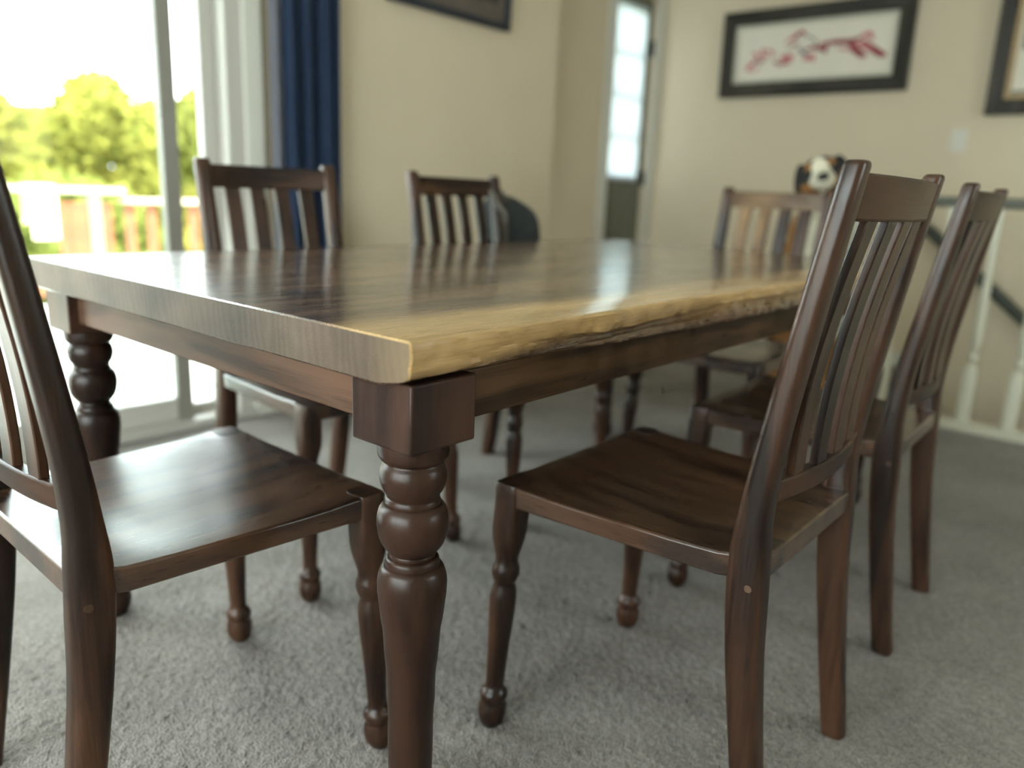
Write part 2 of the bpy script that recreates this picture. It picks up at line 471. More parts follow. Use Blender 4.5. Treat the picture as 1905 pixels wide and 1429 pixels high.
struct(boxes('wall_front', [((X0 - 0.12, Y0 - 0.14, 0), (VX0, Y0, ZC)), ((VX1, Y0 - 0.14, ZL), (XW + 0.12, Y0, ZC)), ((VX0, Y0 - 0.14, 0), (VX1, Y0, VZ0)), ((VX0, Y0 - 0.14, VZ1), (VX1, Y0, ZC))], M['wall']))
struct(box('wall_stairwell', (XR - 0.1, Y0, ZL), (XR, 0.56, -0.02), M['wall']))
struct(box('baseboard_back', (SX1 + 0.08, YW - 0.014, 0), (2.99, YW, 0.085), M['white'], None, 0.003))
struct(box('baseboard_entry', (2.99, YD - 0.014, 0), (DX0 - 0.09, YD, 0.085), M['white'], None, 0.003))
struct(box('baseboard_right', (XW - 0.014, 0.56, 0), (XW, YD, 0.085), M['white'], None, 0.003))

# patio door: outer frame, sliding panel with a wide stile, fixed panel behind it
w1 = tag(empty('window_1', (0.03, YW, 0)), 'sliding glass patio door beside the navy curtain', kind='structure')
def wbox(name, a, b, mat, bevel=0.004):
    o = box(name, a, b, mat, None, bevel)
    o.parent = w1
    o.matrix_parent_inverse = Matrix.Translation((-0.03, -YW, 0))
    return o
wbox('frame_head', (SX0, YW - 0.01, SZ - 0.06), (SX1, YW + 0.13, SZ), M['vinyl'])
wbox('frame_sill', (SX0, YW - 0.02, 0.0), (SX1, YW + 0.14, 0.035), M['vinyl'])
wbox('frame_jamb', (1.045, YW - 0.005, 0.035), (SX1, YW + 0.13, SZ - 0.06), M['vinyl'])
wbox('frame_jamb', (SX0, YW - 0.005, 0.035), (SX0 + 0.075, YW + 0.13, SZ - 0.06), M['vinyl'])
wbox('casing', (SX1 - 0.005, YW - 0.018, 0), (SX1 + 0.07, YW, SZ + 0.07), M['white'])
wbox('casing', (SX0 - 0.07, YW - 0.018, 0), (SX0 + 0.005, YW, SZ + 0.07), M['white'])
wbox('casing', (SX0 - 0.07, YW - 0.018, SZ - 0.005), (SX1 + 0.07, YW, SZ + 0.07), M['white'])
# sliding panel (inner track)
wbox('panel_stile', (0.806, YW + 0.015, 0.035), (0.866, YW + 0.05, SZ - 0.06), M['stile'])
wbox('panel_stile', (-0.245, YW + 0.015, 0.035), (-0.185, YW + 0.05, SZ - 0.06), M['vinyl'])
wbox('panel_rail', (-0.185, YW + 0.015, 0.035), (0.806, YW + 0.05, 0.125), M['vinyl'])
wbox('panel_rail', (-0.185, YW + 0.015, SZ - 0.14), (0.806, YW + 0.05, SZ - 0.06), M['vinyl'])
wbox('pane', (-0.185, YW + 0.030, 0.125), (0.806, YW + 0.036, SZ - 0.14), M['glass'], 0)
# fixed panels (outer track)
for a, b in ((0.06, 1.045), (SX0 + 0.075, 0.06)):
    wbox('panel_stile', (b - 0.055, YW + 0.07, 0.035), (b, YW + 0.11, SZ - 0.06), M['vinyl'])
    wbox('panel_stile', (a, YW + 0.07, 0.035), (a + 0.05, YW + 0.11, SZ - 0.06), M['vinyl'])
    wbox('panel_rail', (a + 0.05, YW + 0.07, 0.035), (b - 0.055, YW + 0.11, 0.075), M['vinyl'])
    wbox('panel_rail', (a + 0.05, YW + 0.07, SZ - 0.12), (b - 0.055, YW + 0.11, SZ - 0.06), M['vinyl'])
    wbox('pane', (a + 0.05, YW + 0.087, 0.075), (b - 0.055, YW + 0.093, SZ - 0.12), M['glass'], 0)

# unseen wide window, added in the left-hand wall to light the far walls
w2 = tag(empty('added_window_2', (X0, 0, WZ0)), 'added unseen three-pane window in the wall left of the camera', kind='structure')
def w2box(name, a, b, mat):
    o = box(name, a, b, mat, None, 0.003 if mat is not M['glass'] else 0)
    o.parent = w2
    o.matrix_parent_inverse = Matrix.Translation((-X0, 0, -WZ0))
for z in (WZ0, WZ1 - 0.05): w2box('frame', (X0 - 0.10, WY0, z), (X0 - 0.03, WY1, z + 0.05), M['white'])
for y in (WY0, -0.525, 0.475, WY1 - 0.05): w2box('frame', (X0 - 0.10, y, WZ0 + 0.05), (X0 - 0.03, y + 0.05, WZ1 - 0.05), M['white'])
for y, e in ((WY0 + 0.05, 0.925), (-0.475, 0.95), (0.525, 0.925)): w2box('pane', (X0 - 0.07, y, WZ0 + 0.05), (X0 - 0.065, y + e, WZ1 - 0.05), M['glass'])

w3 = tag(empty('added_window_3', (1.9, Y0, VZ0)), 'added unseen two-pane window in the wall behind the camera', kind='structure')  # unseen window, added to brighten the patio-door wall
def w3box(name, a, b, mat):
    o = box(name, a, b, mat, None, 0.003 if mat is not M['glass'] else 0)
    o.parent = w3
    o.matrix_parent_inverse = Matrix.Translation((-1.9, -Y0, -VZ0))
for z in (VZ0, VZ1 - 0.05): w3box('frame', (VX0, Y0 - 0.10, z), (VX1, Y0 - 0.03, z + 0.05), M['white'])
for x in (VX0, 1.875, VX1 - 0.05): w3box('frame', (x, Y0 - 0.10, VZ0 + 0.05), (x + 0.05, Y0 - 0.03, VZ1 - 0.05), M['white'])
for x in (VX0 + 0.05, 1.925): w3box('pane', (x, Y0 - 0.07, VZ0 + 0.05), (x + 0.525, Y0 - 0.065, VZ1 - 0.05), M['glass'])

# narrow entry door with a curtained light
d1 = tag(empty('door_1', (4.15, YD, 0)), 'narrow olive entry door with a tall curtained glass light', kind='structure')
def dbox(name, a, b, mat, bevel=0.004, par=None):
    o = box(name, a, b, mat, None, bevel)
    o.parent = par or d1
    o.matrix_parent_inverse = Matrix.Translation((-4.15, -YD, 0))
    return o
LX0, LX1, LZ0, LZ1 = 3.925, 4.315, 1.07, 2.13
dbox('stile', (DX0 + 0.004, YD + 0.03, 0.01), (LX0, YD + 0.07, DZ - 0.004), M['door'])
dbox('stile', (LX1, YD + 0.03, 0.01), (DX1 - 0.004, YD + 0.07, DZ - 0.004), M['door'])
dbox('rail', (LX0, YD + 0.03, LZ1), (LX1, YD + 0.07, DZ - 0.004), M['door'])
dbox('lower_panel', (LX0, YD + 0.03, 0.01), (LX1, YD + 0.07, LZ0), M['door'])
dbox('raised_panel', (LX0 + 0.05, YD + 0.022, 0.16), (LX1 - 0.05, YD + 0.03, LZ0 - 0.12), M['door'], 0.006)
dbox('pane', (LX0, YD + 0.05, LZ0), (LX1, YD + 0.056, LZ1), M['glass'], 0)
for z in (1.335, 1.60, 1.865): dbox('muntin', (LX0, YD + 0.058, z - 0.011), (LX1, YD + 0.070, z + 0.011), M['door'], 0.002)
for z in (1.06, 1.92): dbox('hinge', (DX1 - 0.012, YD + 0.006, z - 0.05), (DX1 + 0.012, YD + 0.031, z + 0.05), M['iron'], 0.004)
for a, b in (((DX0 - 0.09, YD - 0.018, 0), (DX0, YD, DZ + 0.08)), ((DX1, YD - 0.018, 0), (XW - 0.01, YD, DZ + 0.08)), ((DX0, YD - 0.018, DZ), (DX1, YD, DZ + 0.08))):
    dbox('casing', a, b, M['white'])
# sheer curtain on the door light
def drape(name, x0, x1, y, z0, z1, amp, waves, mat, thick=0.002, gather=0.0, seed=0, nx=96, nz=24):
    r = random.Random(seed)
    ph = [r.uniform(0, 6.28) for _ in range(4)]
    v, f = [], []
    for s in (0, 1):
        for j in range(nz + 1):
            t = j / nz
            for i in range(nx + 1):
                u = i / nx
                yy = y + amp * (0.75 * math.sin(2 * math.pi * waves * u + ph[0] + 0.5 * math.sin(3 * t + ph[1])) + 0.3 * math.sin(2 * math.pi * waves * 2.3 * u + ph[2])) * (0.65 + 0.35 * (1 - t))
                xx = x0 + (x1 - x0) * (u + gather * (1 - t) * (0.5 - u) * 0.2)
                v.append((xx, yy + s * thick, z0 + (z1 - z0) * t))
    n = (nx + 1) * (nz + 1)
    for j in range(nz):
        for i in range(nx):
            a = j * (nx + 1) + i
            f.append((a, a + 1, a + nx + 2, a + nx + 1))
            f.append((n + a, n + a + nx + 1, n + a + nx + 2, n + a + 1))
    for i in range(nx):
        f.append((i, n + i, n + i + 1, i + 1))
        a = nz * (nx + 1) + i
        f.append((a, a + 1, n + a + 1, n + a))
    for j in range(nz):
        a = j * (nx + 1)
        f.append((a, a + nx + 1, n + a + nx + 1, n + a))
        a += nx
        f.append((a, n + a, n + a + nx + 1, a + nx + 1))
    return mesh(name, v, f, mat, None, sharp=80)
sh = drape('sheer_curtain', LX0 - 0.012, LX1 + 0.005, YD + 0.018, LZ0 - 0.035, LZ1 + 0.03, 0.006, 9, M['sheer'], 0.0006, seed=3)
tag(sh, 'white sheer curtain hanging over the glass of the entry door', 'curtain')

# navy curtain with rod
cr = tag(empty('curtain_rod', (0.05, YW - 0.07, 2.2)), 'dark metal curtain rod above the patio door', 'curtain rod')
o = tube('rod', [(-1.35, 0, 0), (1.55, 0, 0)], 0.012, M['iron'], cr)
for x in (-1.37, 1.57):
    tab = [(-0.03, 0.010), (-0.02, 0.02), (0.0, 0.028), (0.02, 0.02), (0.03, 0.008)]
    loft('finial', [sering((x + a, 0, 0), (0, 1, 0), (0, 0, 1), b, b, 14) for a, b in tab], M['iron'], cr)
for x in (-1.25, 1.12): box('bracket', (x - 0.01, -0.006, -0.02), (x + 0.01, 0.07, 0.01), M['iron'], cr)
cu = tag(empty('navy_curtain', (1.35, YW - 0.075, 0.0)), 'navy blue floor-length curtain gathered right of the patio door', 'curtain')
for nm, args in (('drape', (1.245, 1.50, YW - 0.075, 0.025, 2.185, 0.028, 3.2, M['navy'], 0.004)), ('backlit_fold', (1.195, 1.262, YW - 0.062, 0.03, 2.185, 0.014, 1.1, M['lining'], 0.003))):
    o = drape(nm, *args, seed=11, nx=100, nz=30)
    o.parent = cu
    o.matrix_parent_inverse = Matrix.Translation((-1.35, -YW + 0.075, 0))

# ------------------------------------------------------------------ stair railing, steps, handrail
rl = tag(empty('stair_railing', (XR + 0.04, 0.0, 0)), 'cream turned balusters with a dark rail along the stairwell', 'railing')
box('base_rail', (-0.045, -2.9, -0.02), (0.045, 0.50, 0.035), M['cream'], rl, 0.006)
RB = sering((0, 0, 0), (1, 0, 0), (0, 0, 1), 0.032, 0.022, 16, 3)
loft('top_rail', [[Vector((p.x, y, p.z + 0.962)) for p in RB] for y in (0.56, -2.9)], M['rail'], rl)
BT = [(0.035, 0.026, 7), (0.26, 0.026, 7), (0.275, 0.022, 4), (0.287, 0.011, 2), (0.296, 0.0115, 2), (0.304, 0.020, 2), (0.316, 0.024, 2), (0.328, 0.020, 2), (0.336, 0.0115, 2), (0.36, 0.019, 2), (0.42, 0.022, 2), (0.55, 0.020, 2), (0.69, 0.0145, 2), (0.695, 0.015, 2), (0.71, 0.015, 2), (0.715, 0.0125, 2), (0.74, 0.014, 3), (0.76, 0.0155, 6), (0.945, 0.0155, 6)]
bal0 = None
for k in range(17):
    y = 0.352 - 0.1745 * k
    if y < -2.85: break
    if bal0 is None:
        bal0 = loft('baluster', [sering((0, 0, z), (1, 0, 0), (0, 1, 0), r, r, 16, e) for z, r, e in BT], M['cream'], rl)
        bal0.location = (0, y, 0)
    else:
        c = bal0.copy(); col.objects.link(c); c.location = (0, y, 0)
NT = [(0.0, 0.048, 8), (0.265, 0.048, 8), (0.275, 0.040, 5), (0.29, 0.026, 2), (0.31, 0.032, 2), (0.33, 0.026, 2), (0.40, 0.030, 2), (0.60, 0.024, 2), (0.78, 0.024, 3), (0.80, 0.034, 7), (0.985, 0.034, 7), (0.995, 0.026, 4), (1.01, 0.03, 2), (1.04, 0.034, 2), (1.065, 0.02, 2), (1.07, 0.006, 2)]
nw = loft('newel_post', [sering((0, 0.56, z), (1, 0, 0), (0, 1, 0), r, r, 20, e) for z, r, e in NT], M['cream'], rl)
st = struct(empty('stairs', (XR, 0.56, ZL)), 'carpeted flight of steps going down beside the railing')
for k in range(7):
    z1 = -0.18 * (k + 1)
    y1 = 0.56 - 0.215 * k
    box('step', (0.0, y1 - 0.56 - 0.24, 0.0), (XW - XR, y1 - 0.56, z1 - ZL), M['carpet'], st, 0.01)
hr = tag(empty('wall_handrail', (XW - 0.06, 0.5, 0.8)), 'dark sloping handrail fixed to the stairwell wall', 'handrail')
tube('rail', [(0, 0.05, 0.03), (0, 0.0, -0.01), (0, -1.6, -1.345)], 0.032, M['hand'], hr, 14)
for t in (0.04, 0.5, 0.95):
    y, z = -1.6 * t, -0.01 - 1.335 * t
    tube('bracket', [(0, y, z - 0.02), (0, y, z - 0.055), (0.06, y, z - 0.06)], 0.008, M['iron'], hr, 8)

# ------------------------------------------------------------------ table
H, TT, TWID, TLEN = 0.7652, 0.0555, 1.100, 2.035
BI, BW, ZB, ZA, SET = 0.0222, 0.1057, 0.6259, 0.646, 0.0183
tbl = tag(empty('dining_table', (TLEN / 2, TWID / 2, 0)), 'walnut live-edge dining table on thick turned legs', 'table')
TOFF = Vector((-TLEN / 2, -TWID / 2, 0))

def vnoise(seed):
    r = np.random.default_rng(seed)
    t = r.normal(0, 1, 512)
    def f(x):
        i = math.floor(x); u = x - i; u = u * u * (3 - 2 * u)
        return t[i % 512] * (1 - u) + t[(i + 1) % 512] * u
    return f
nA, nB, nC, nD, nE = (vnoise(s) for s in (1, 2, 3, 4, 5))
def sstep(a, b, x):
    t = min(1, max(0, (x - a) / (b - a)))
    return t * t * (3 - 2 * t)
def edge_profile(x, far=False):
    """(offset outward-negative, z below top) points of the live edge from the top surface downwards"""
    s = 100 if far else 0
    wave = 0.0045 * nA(x * 2.0 + s) + 0.0012 * nB(x * 8 + s)
    wave *= sstep(0, 0.12, x)
    g = sstep(0.14, 0.42, x) * (1 - 0.45 * sstep(0.95, 1.3, x)) if not far else 0.4
    depth = 0.0465 + 0.009 * sstep(0.15, 0.65, x)
    b = lambda k, sc, a: a * nC(x * sc + 17.3 * k + s)
    rows = [(0.0075, 0.0), (0.0042, 0.0005), (0.0018, 0.0018), (0.0005, 0.0040), (0.0, 0.0090), (0.0, 0.017), (0.0006 + 0.003 * g, 0.0225), (0.001 + 0.011 * g, 0.0265), (0.0015 + 0.016 * g, 0.031), (0.002 + 0.014 * g, 0.036), (0.003 + 0.006 * g, 0.041), (0.0045 + 0.003 * g, depth * 0.90), (0.009, depth * 0.965), (0.018, depth)]
    out = []
    for k, (o_, z) in enumerate(rows):
        a = 0.0 if k == 0 else (0.0003 if k < 4 else 0.0008)
        zz = z + (0 if k < 4 else b(k + 40, 22, 0.0006)) + (0.0035 * nD(x * 5 + s) * g if 6 <= k <= 9 else 0)
        out.append((o_ + wave + b(k, 34, a) + (0 if k < 4 else 0.0005 * nE(x * 80 + k * 3.1)), zz))
    return out
def table_top():
    xs = [0.0, 0.0022, 0.006]
    x = 0.012
    while x < TLEN - 0.012:
        xs.append(x); x += 0.0055 if x < 1.5 else 0.012
    xs += [TLEN - 0.006, TLEN - 0.0022, TLEN]
    rings = []
    for x in xs:
        near, fare = edge_profile(x), edge_profile(x, True)
        ring = []
        for o_, z in near: ring.append((x, o_, H - z))
        ring.append((x, 0.05, H - TT)); ring.append((x, TWID - 0.05, H - TT))
        for o_, z in reversed(fare): ring.append((x, TWID - o_, H - z))
        for k in range(1, 12): ring.append((x, TWID - 0.012 - (TWID - 0.024) * k / 12, H))
        # eased end arrises
        d = min(x, TLEN - x)
        e = 0.0022 * (1 - min(d, 0.0022) / 0.0022)
        ring = [Vector((p[0], p[1] + (e if p[1] < 0.3 else (-e if p[1] > TWID - 0.3 else 0)), min(p[2], H - e) if p[2] > H - 0.03 else max(p[2], H - TT + e))) for p in ring]
        rings.append([p + TOFF for p in ring])
    o = loft('table_top', rings, M['top'], tbl, sharp=34)
    o.data.materials.append(M['end'])
    for p in o.data.polygons:
        if len(p.vertices) > 6: p.material_index = 1
    return o
def end_grain():
    m, nt, N, K, B = nmat('walnut_end_grain')
    tc = N.new('ShaderNodeTexCoord')
    mp = N.new('ShaderNodeMapping'); mp.inputs['Rotation'].default_value = (R(24), 0, 0); mp.inputs['Scale'].default_value = (1, 1, 0.35)
    K.new(tc.outputs['Object'], mp.inputs[0])
    wv = N.new('ShaderNodeTexWave'); wv.bands_direction = 'Y'; wv.inputs['Scale'].default_value = 22; wv.inputs['Distortion'].default_value = 12; wv.inputs['Detail'].default_value = 3; wv.inputs['Detail Scale'].default_value = 0.8
    K.new(mp.outputs[0], wv.inputs['Vector'])
    nz = N.new('ShaderNodeTexNoise'); nz.inputs['Scale'].default_value = 900; nz.inputs['Detail'].default_value = 2
    K.new(tc.outputs['Object'], nz.inputs['Vector'])
    nl = N.new('ShaderNodeTexNoise'); nl.inputs['Scale'].default_value = 7; nl.inputs['Detail'].default_value = 3
    K.new(tc.outputs['Object'], nl.inputs['Vector'])
    a = N.new('ShaderNodeMath'); a.operation = 'MULTIPLY_ADD'; a.inputs[1].default_value = 0.08
    K.new(wv.outputs['Fac'], a.inputs[0]); K.new(nl.outputs['Fac'], a.inputs[2])
    b = N.new('ShaderNodeMath'); b.operation = 'MULTIPLY_ADD'; b.inputs[1].default_value = 0.5
    K.new(nz.outputs['Fac'], b.inputs[0]); K.new(a.outputs[0], b.inputs[2])
    r = N.new('ShaderNodeValToRGB')
    r.color_ramp.elements[0].position = 0.55; r.color_ramp.elements[0].color = (0.030, 0.020, 0.014, 1)
    r.color_ramp.elements[1].position = 1.15; r.color_ramp.elements[1].color = (0.135, 0.090, 0.058, 1)
    K.new(b.outputs[0], r.inputs['Fac'])
    sx = N.new('ShaderNodeSeparateXYZ'); K.new(tc.outputs['Object'], sx.inputs[0])
    mr = N.new('ShaderNodeMapRange'); mr.inputs['From Min'].default_value = -0.55 + 0.075; mr.inputs['From Max'].default_value = -0.55
    mr.inputs['To Max'].default_value = 0.55
    K.new(sx.outputs['Y'], mr.inputs['Value'])
    mx = N.new('ShaderNodeMix'); mx.data_type = 'RGBA'; mx.inputs['B'].default_value = (0.27, 0.185, 0.10, 1)
    K.new(mr.outputs[0], mx.inputs['Factor']); K.new(r.outputs['Color'], mx.inputs['A'])
    K.new(mx.outputs['Result'], B.inputs['Base Color'])
    B.inputs['Roughness'].default_value = 0.5
    B.inputs['Specular IOR Level'].default_value = 0.45
    bp = N.new('ShaderNodeBump'); bp.inputs['Strength'].default_value = 0.25; bp.inputs['Distance'].default_value = 0.0006
    K.new(nz.outputs['Fac'], bp.inputs['Height']); K.new(bp.outputs['Normal'], B.inputs['Normal'])
    return m
M['end'] = end_grain()
M['top'] = wood('walnut_slab', (0.050, 0.027, 0.016), (0.165, 0.093, 0.050), 0, across=11, along=0.9, rough=0.28, ring=30, vary=0.0, sap=((0.60, 0.375, 0.155), -TWID / 2 + 0.060, 0.060), coat=0.85, spec=0.5)
def finish_top(m):
    """knot and a faint cross-grain curl, added to the slab material"""
    nt = m.node_tree; N, K = nt.nodes, nt.links
    B = N['Principled BSDF']
    src = B.inputs['Base Color'].links[0].from_socket
    tc = N.new('ShaderNodeTexCoord')
    def spot(c, sx, sy, soft):
        s = N.new('ShaderNodeVectorMath'); s.operation = 'SUBTRACT'; s.inputs[1].default_value = c
        K.new(tc.outputs['Object'], s.inputs[0])
        q = N.new('ShaderNodeVectorMath'); q.operation = 'MULTIPLY'; q.inputs[1].default_value = (1 / sx, 1 / sy, 0)
        K.new(s.outputs[0], q.inputs[0])
        nz = N.new('ShaderNodeTexNoise'); nz.inputs['Scale'].default_value = 2.5
        K.new(q.outputs[0], nz.inputs['Vector'])
        l = N.new('ShaderNodeVectorMath'); l.operation = 'LENGTH'; K.new(q.outputs[0], l.inputs[0])
        a = N.new('ShaderNodeMath'); a.operation = 'MULTIPLY_ADD'; a.inputs[1].default_value = 0.6
        K.new(nz.outputs['Fac'], a.inputs[0]); K.new(l.outputs['Value'], a.inputs[2])
        r = N.new('ShaderNodeMapRange'); r.inputs['From Min'].default_value = 1.3; r.inputs['From Max'].default_value = 1.3 - soft
        K.new(a.outputs[0], r.inputs['Value'])
        return r.outputs[0]
    def darken(src, fac, c, amount):
        mu = N.new('ShaderNodeMath'); mu.operation = 'MULTIPLY'; mu.inputs[1].default_value = amount
        K.new(fac, mu.inputs[0])
        mx = N.new('ShaderNodeMix'); mx.data_type = 'RGBA'; mx.inputs['B'].default_value = (*c, 1)
        K.new(mu.outputs[0], mx.inputs['Factor']); K.new(src, mx.inputs['A'])
        return mx.outputs['Result']
    kn = KNOT
    src = darken(src, spot((kn[0] + TOFF.x, kn[1] + TOFF.y, H), 0.034, 0.030, 0.5), (0.010, 0.008, 0.007), 1.0)
    src = darken(src, spot((kn[0] + TOFF.x + 0.05, kn[1] + TOFF.y - 0.015, H), 0.13, 0.065, 0.9), (0.030, 0.018, 0.012), 0.75)
    src = darken(src, spot((kn[0] + TOFF.x + 0.02, kn[1] + TOFF.y - 0.09, H), 0.22, 0.018, 0.9), (0.018, 0.011, 0.008), 0.9)
    src = darken(src, spot((0.95 + TOFF.x, 0.40 + TOFF.y, H), 0.45, 0.026, 0.9), (0.018, 0.011, 0.008), 0.85)
    K.new(src, B.inputs['Base Color'])
KNOT = (0.125, 0.375)
M['top'].node_tree.nodes['Principled BSDF'].inputs['Coat Roughness'].default_value = 0.15
finish_top(M['top'])
table_top()
def tbox(name, a, b, mat, par, bevel=0.002):
    a, b = Vector(a), Vector(b)
    c = (a + b) / 2
    o = box(name, a - c, b - c, mat, par, bevel)
    o.location = c
    return o
ZT = H - TT
q = BI + SET
tbox('apron', Vector((BI + BW - 0.005, q, ZA)) + TOFF, Vector((TLEN - BI - BW + 0.005, q + 0.022, ZT)) + TOFF, M['apron_x'], tbl)
tbox('apron', Vector((BI + BW - 0.005, TWID - q - 0.022, ZA)) + TOFF, Vector((TLEN - BI - BW + 0.005, TWID - q, ZT)) + TOFF, M['apron_x'], tbl)
tbox('apron', Vector((q, BI + BW - 0.005, ZA)) + TOFF, Vector((q + 0.022, TWID - BI - BW + 0.005, ZT)) + TOFF, M['apron_y'], tbl)
tbox('apron', Vector((TLEN - q - 0.022, BI + BW - 0.005, ZA)) + TOFF, Vector((TLEN - q, TWID - BI - BW + 0.005, ZT)) + TOFF, M['apron_y'], tbl)
LT = [(0.0, 0.024), (0.004, 0.0285), (0.018, 0.036), (0.034, 0.0385), (0.05, 0.036), (0.060, 0.031), (0.064, 0.030), (0.068, 0.032), (0.078, 0.034), (0.088, 0.032), (0.093, 0.0285), (0.11, 0.0288), (0.153, 0.0296), (0.235, 0.0300), (0.303, 0.0322), (0.370, 0.0376), (0.405, 0.0424), (0.437, 0.0447), (0.452, 0.0415), (0.459, 0.0375), (0.4605, 0.0345), (0.466, 0.0340), (0.4705, 0.0325), (0.472, 0.0288), (0.477, 0.0282), (0.481, 0.0325), (0.492, 0.0402), (0.507, 0.0441), (0.521, 0.0451), (0.535, 0.0425), (0.5425, 0.0372), (0.544, 0.0345), (0.549, 0.0338), (0.552, 0.0322), (0.556, 0.0335), (0.566, 0.0395), (0.580, 0.0421), (0.591, 0.0400), (0.596, 0.0370), (0.598, 0.0362), (0.604, 0.0425), (0.610, 0.0444), (0.6259, 0.0444)]
leg0 = None
for lx, ly in ((BI + BW / 2, BI + BW / 2), (BI + BW / 2, TWID - BI - BW / 2), (TLEN - BI - BW / 2, BI + BW / 2), (TLEN - BI - BW / 2, TWID - BI - BW / 2)):
    if leg0 is None:
        rows = []
        for (z0, r0), (z1, r1) in zip(LT, LT[1:]):
            rows.append((z0, r0)); rows.append(((z0 + z1) / 2, (r0 + r1) / 2 + (0.0 if abs(z1 - z0) < 0.003 else 0.0006)))
        rows.append(LT[-1])
        leg0 = loft('leg', [sering((0, 0, z), (1, 0, 0), (0, 1, 0), r, r, 40) for z, r in rows], M['leg'], tbl, sharp=55)
        bl0 = mesh('leg_block', boxv((-BW / 2, -BW / 2, ZB), (BW / 2, BW / 2, ZT)), BOXF, M['block'], leg0, 0.003)
        lg = leg0
    else:
        lg = leg0.copy(); col.objects.link(lg)
        b = bl0.copy(); col.objects.link(b); b.parent = lg
    lg.location = Vector((lx, ly, 0)) + TOFF

# ------------------------------------------------------------------ chairs
CWF, CWR, CDEP, CHS, CHB = 0.2328, 0.2058, 0.3936, 0.4584, 0.9747
POST = smooth_tab([(0.0, -0.080, 0.0200, 0.0235), (0.15, -0.057, 0.0220, 0.0235), (0.30, -0.037, 0.0250, 0.0235), (0.40, -0.029, 0.0275, 0.0235), (0.46, -0.0265, 0.0265, 0.0232), (0.52, -0.0285, 0.0215, 0.0228), (0.62, -0.039, 0.0185, 0.0220), (0.80, -0.067, 0.0160, 0.0205), (0.968, -0.0945, 0.0140, 0.0190)], 4)
def post_y(z):
    for a, b in zip(POST, POST[1:]):
        if a[0] <= z <= b[0]: return a[1] + (b[1] - a[1]) * (z - a[0]) / (b[0] - a[0])
    return POST[-1][1]
FLEG = [(0.0, 0.0155, 2), (0.003, 0.018, 2), (0.013, 0.0235, 2), (0.026, 0.0255, 2), (0.040, 0.0245, 2), (0.047, 0.0215, 2), (0.050, 0.0212, 2), (0.053, 0.0232, 2), (0.060, 0.0247, 2), (0.067, 0.0235, 2), (0.0725, 0.0195, 2), (0.076, 0.0166, 2), (0.086, 0.0162, 2), (0.125, 0.0175, 2), (0.177, 0.0200, 2), (0.22, 0.0226, 2), (0.249, 0.0234, 2), (0.266, 0.0215, 2), (0.275, 0.0185, 2), (0.280, 0.0182, 2), (0.285, 0.0215, 2), (0.297, 0.0243, 2), (0.309, 0.0225, 2), (0.316, 0.0195, 2), (0.327, 0.0195, 2), (0.337, 0.0222, 2), (0.347, 0.0240, 2.3), (0.360, 0.0250, 3.0), (0.378, 0.0248, 4.0), (0.40, 0.0240, 5), (0.44, 0.0236, 5), (0.456, 0.0234, 5), (0.4590, 0.0226, 5)]
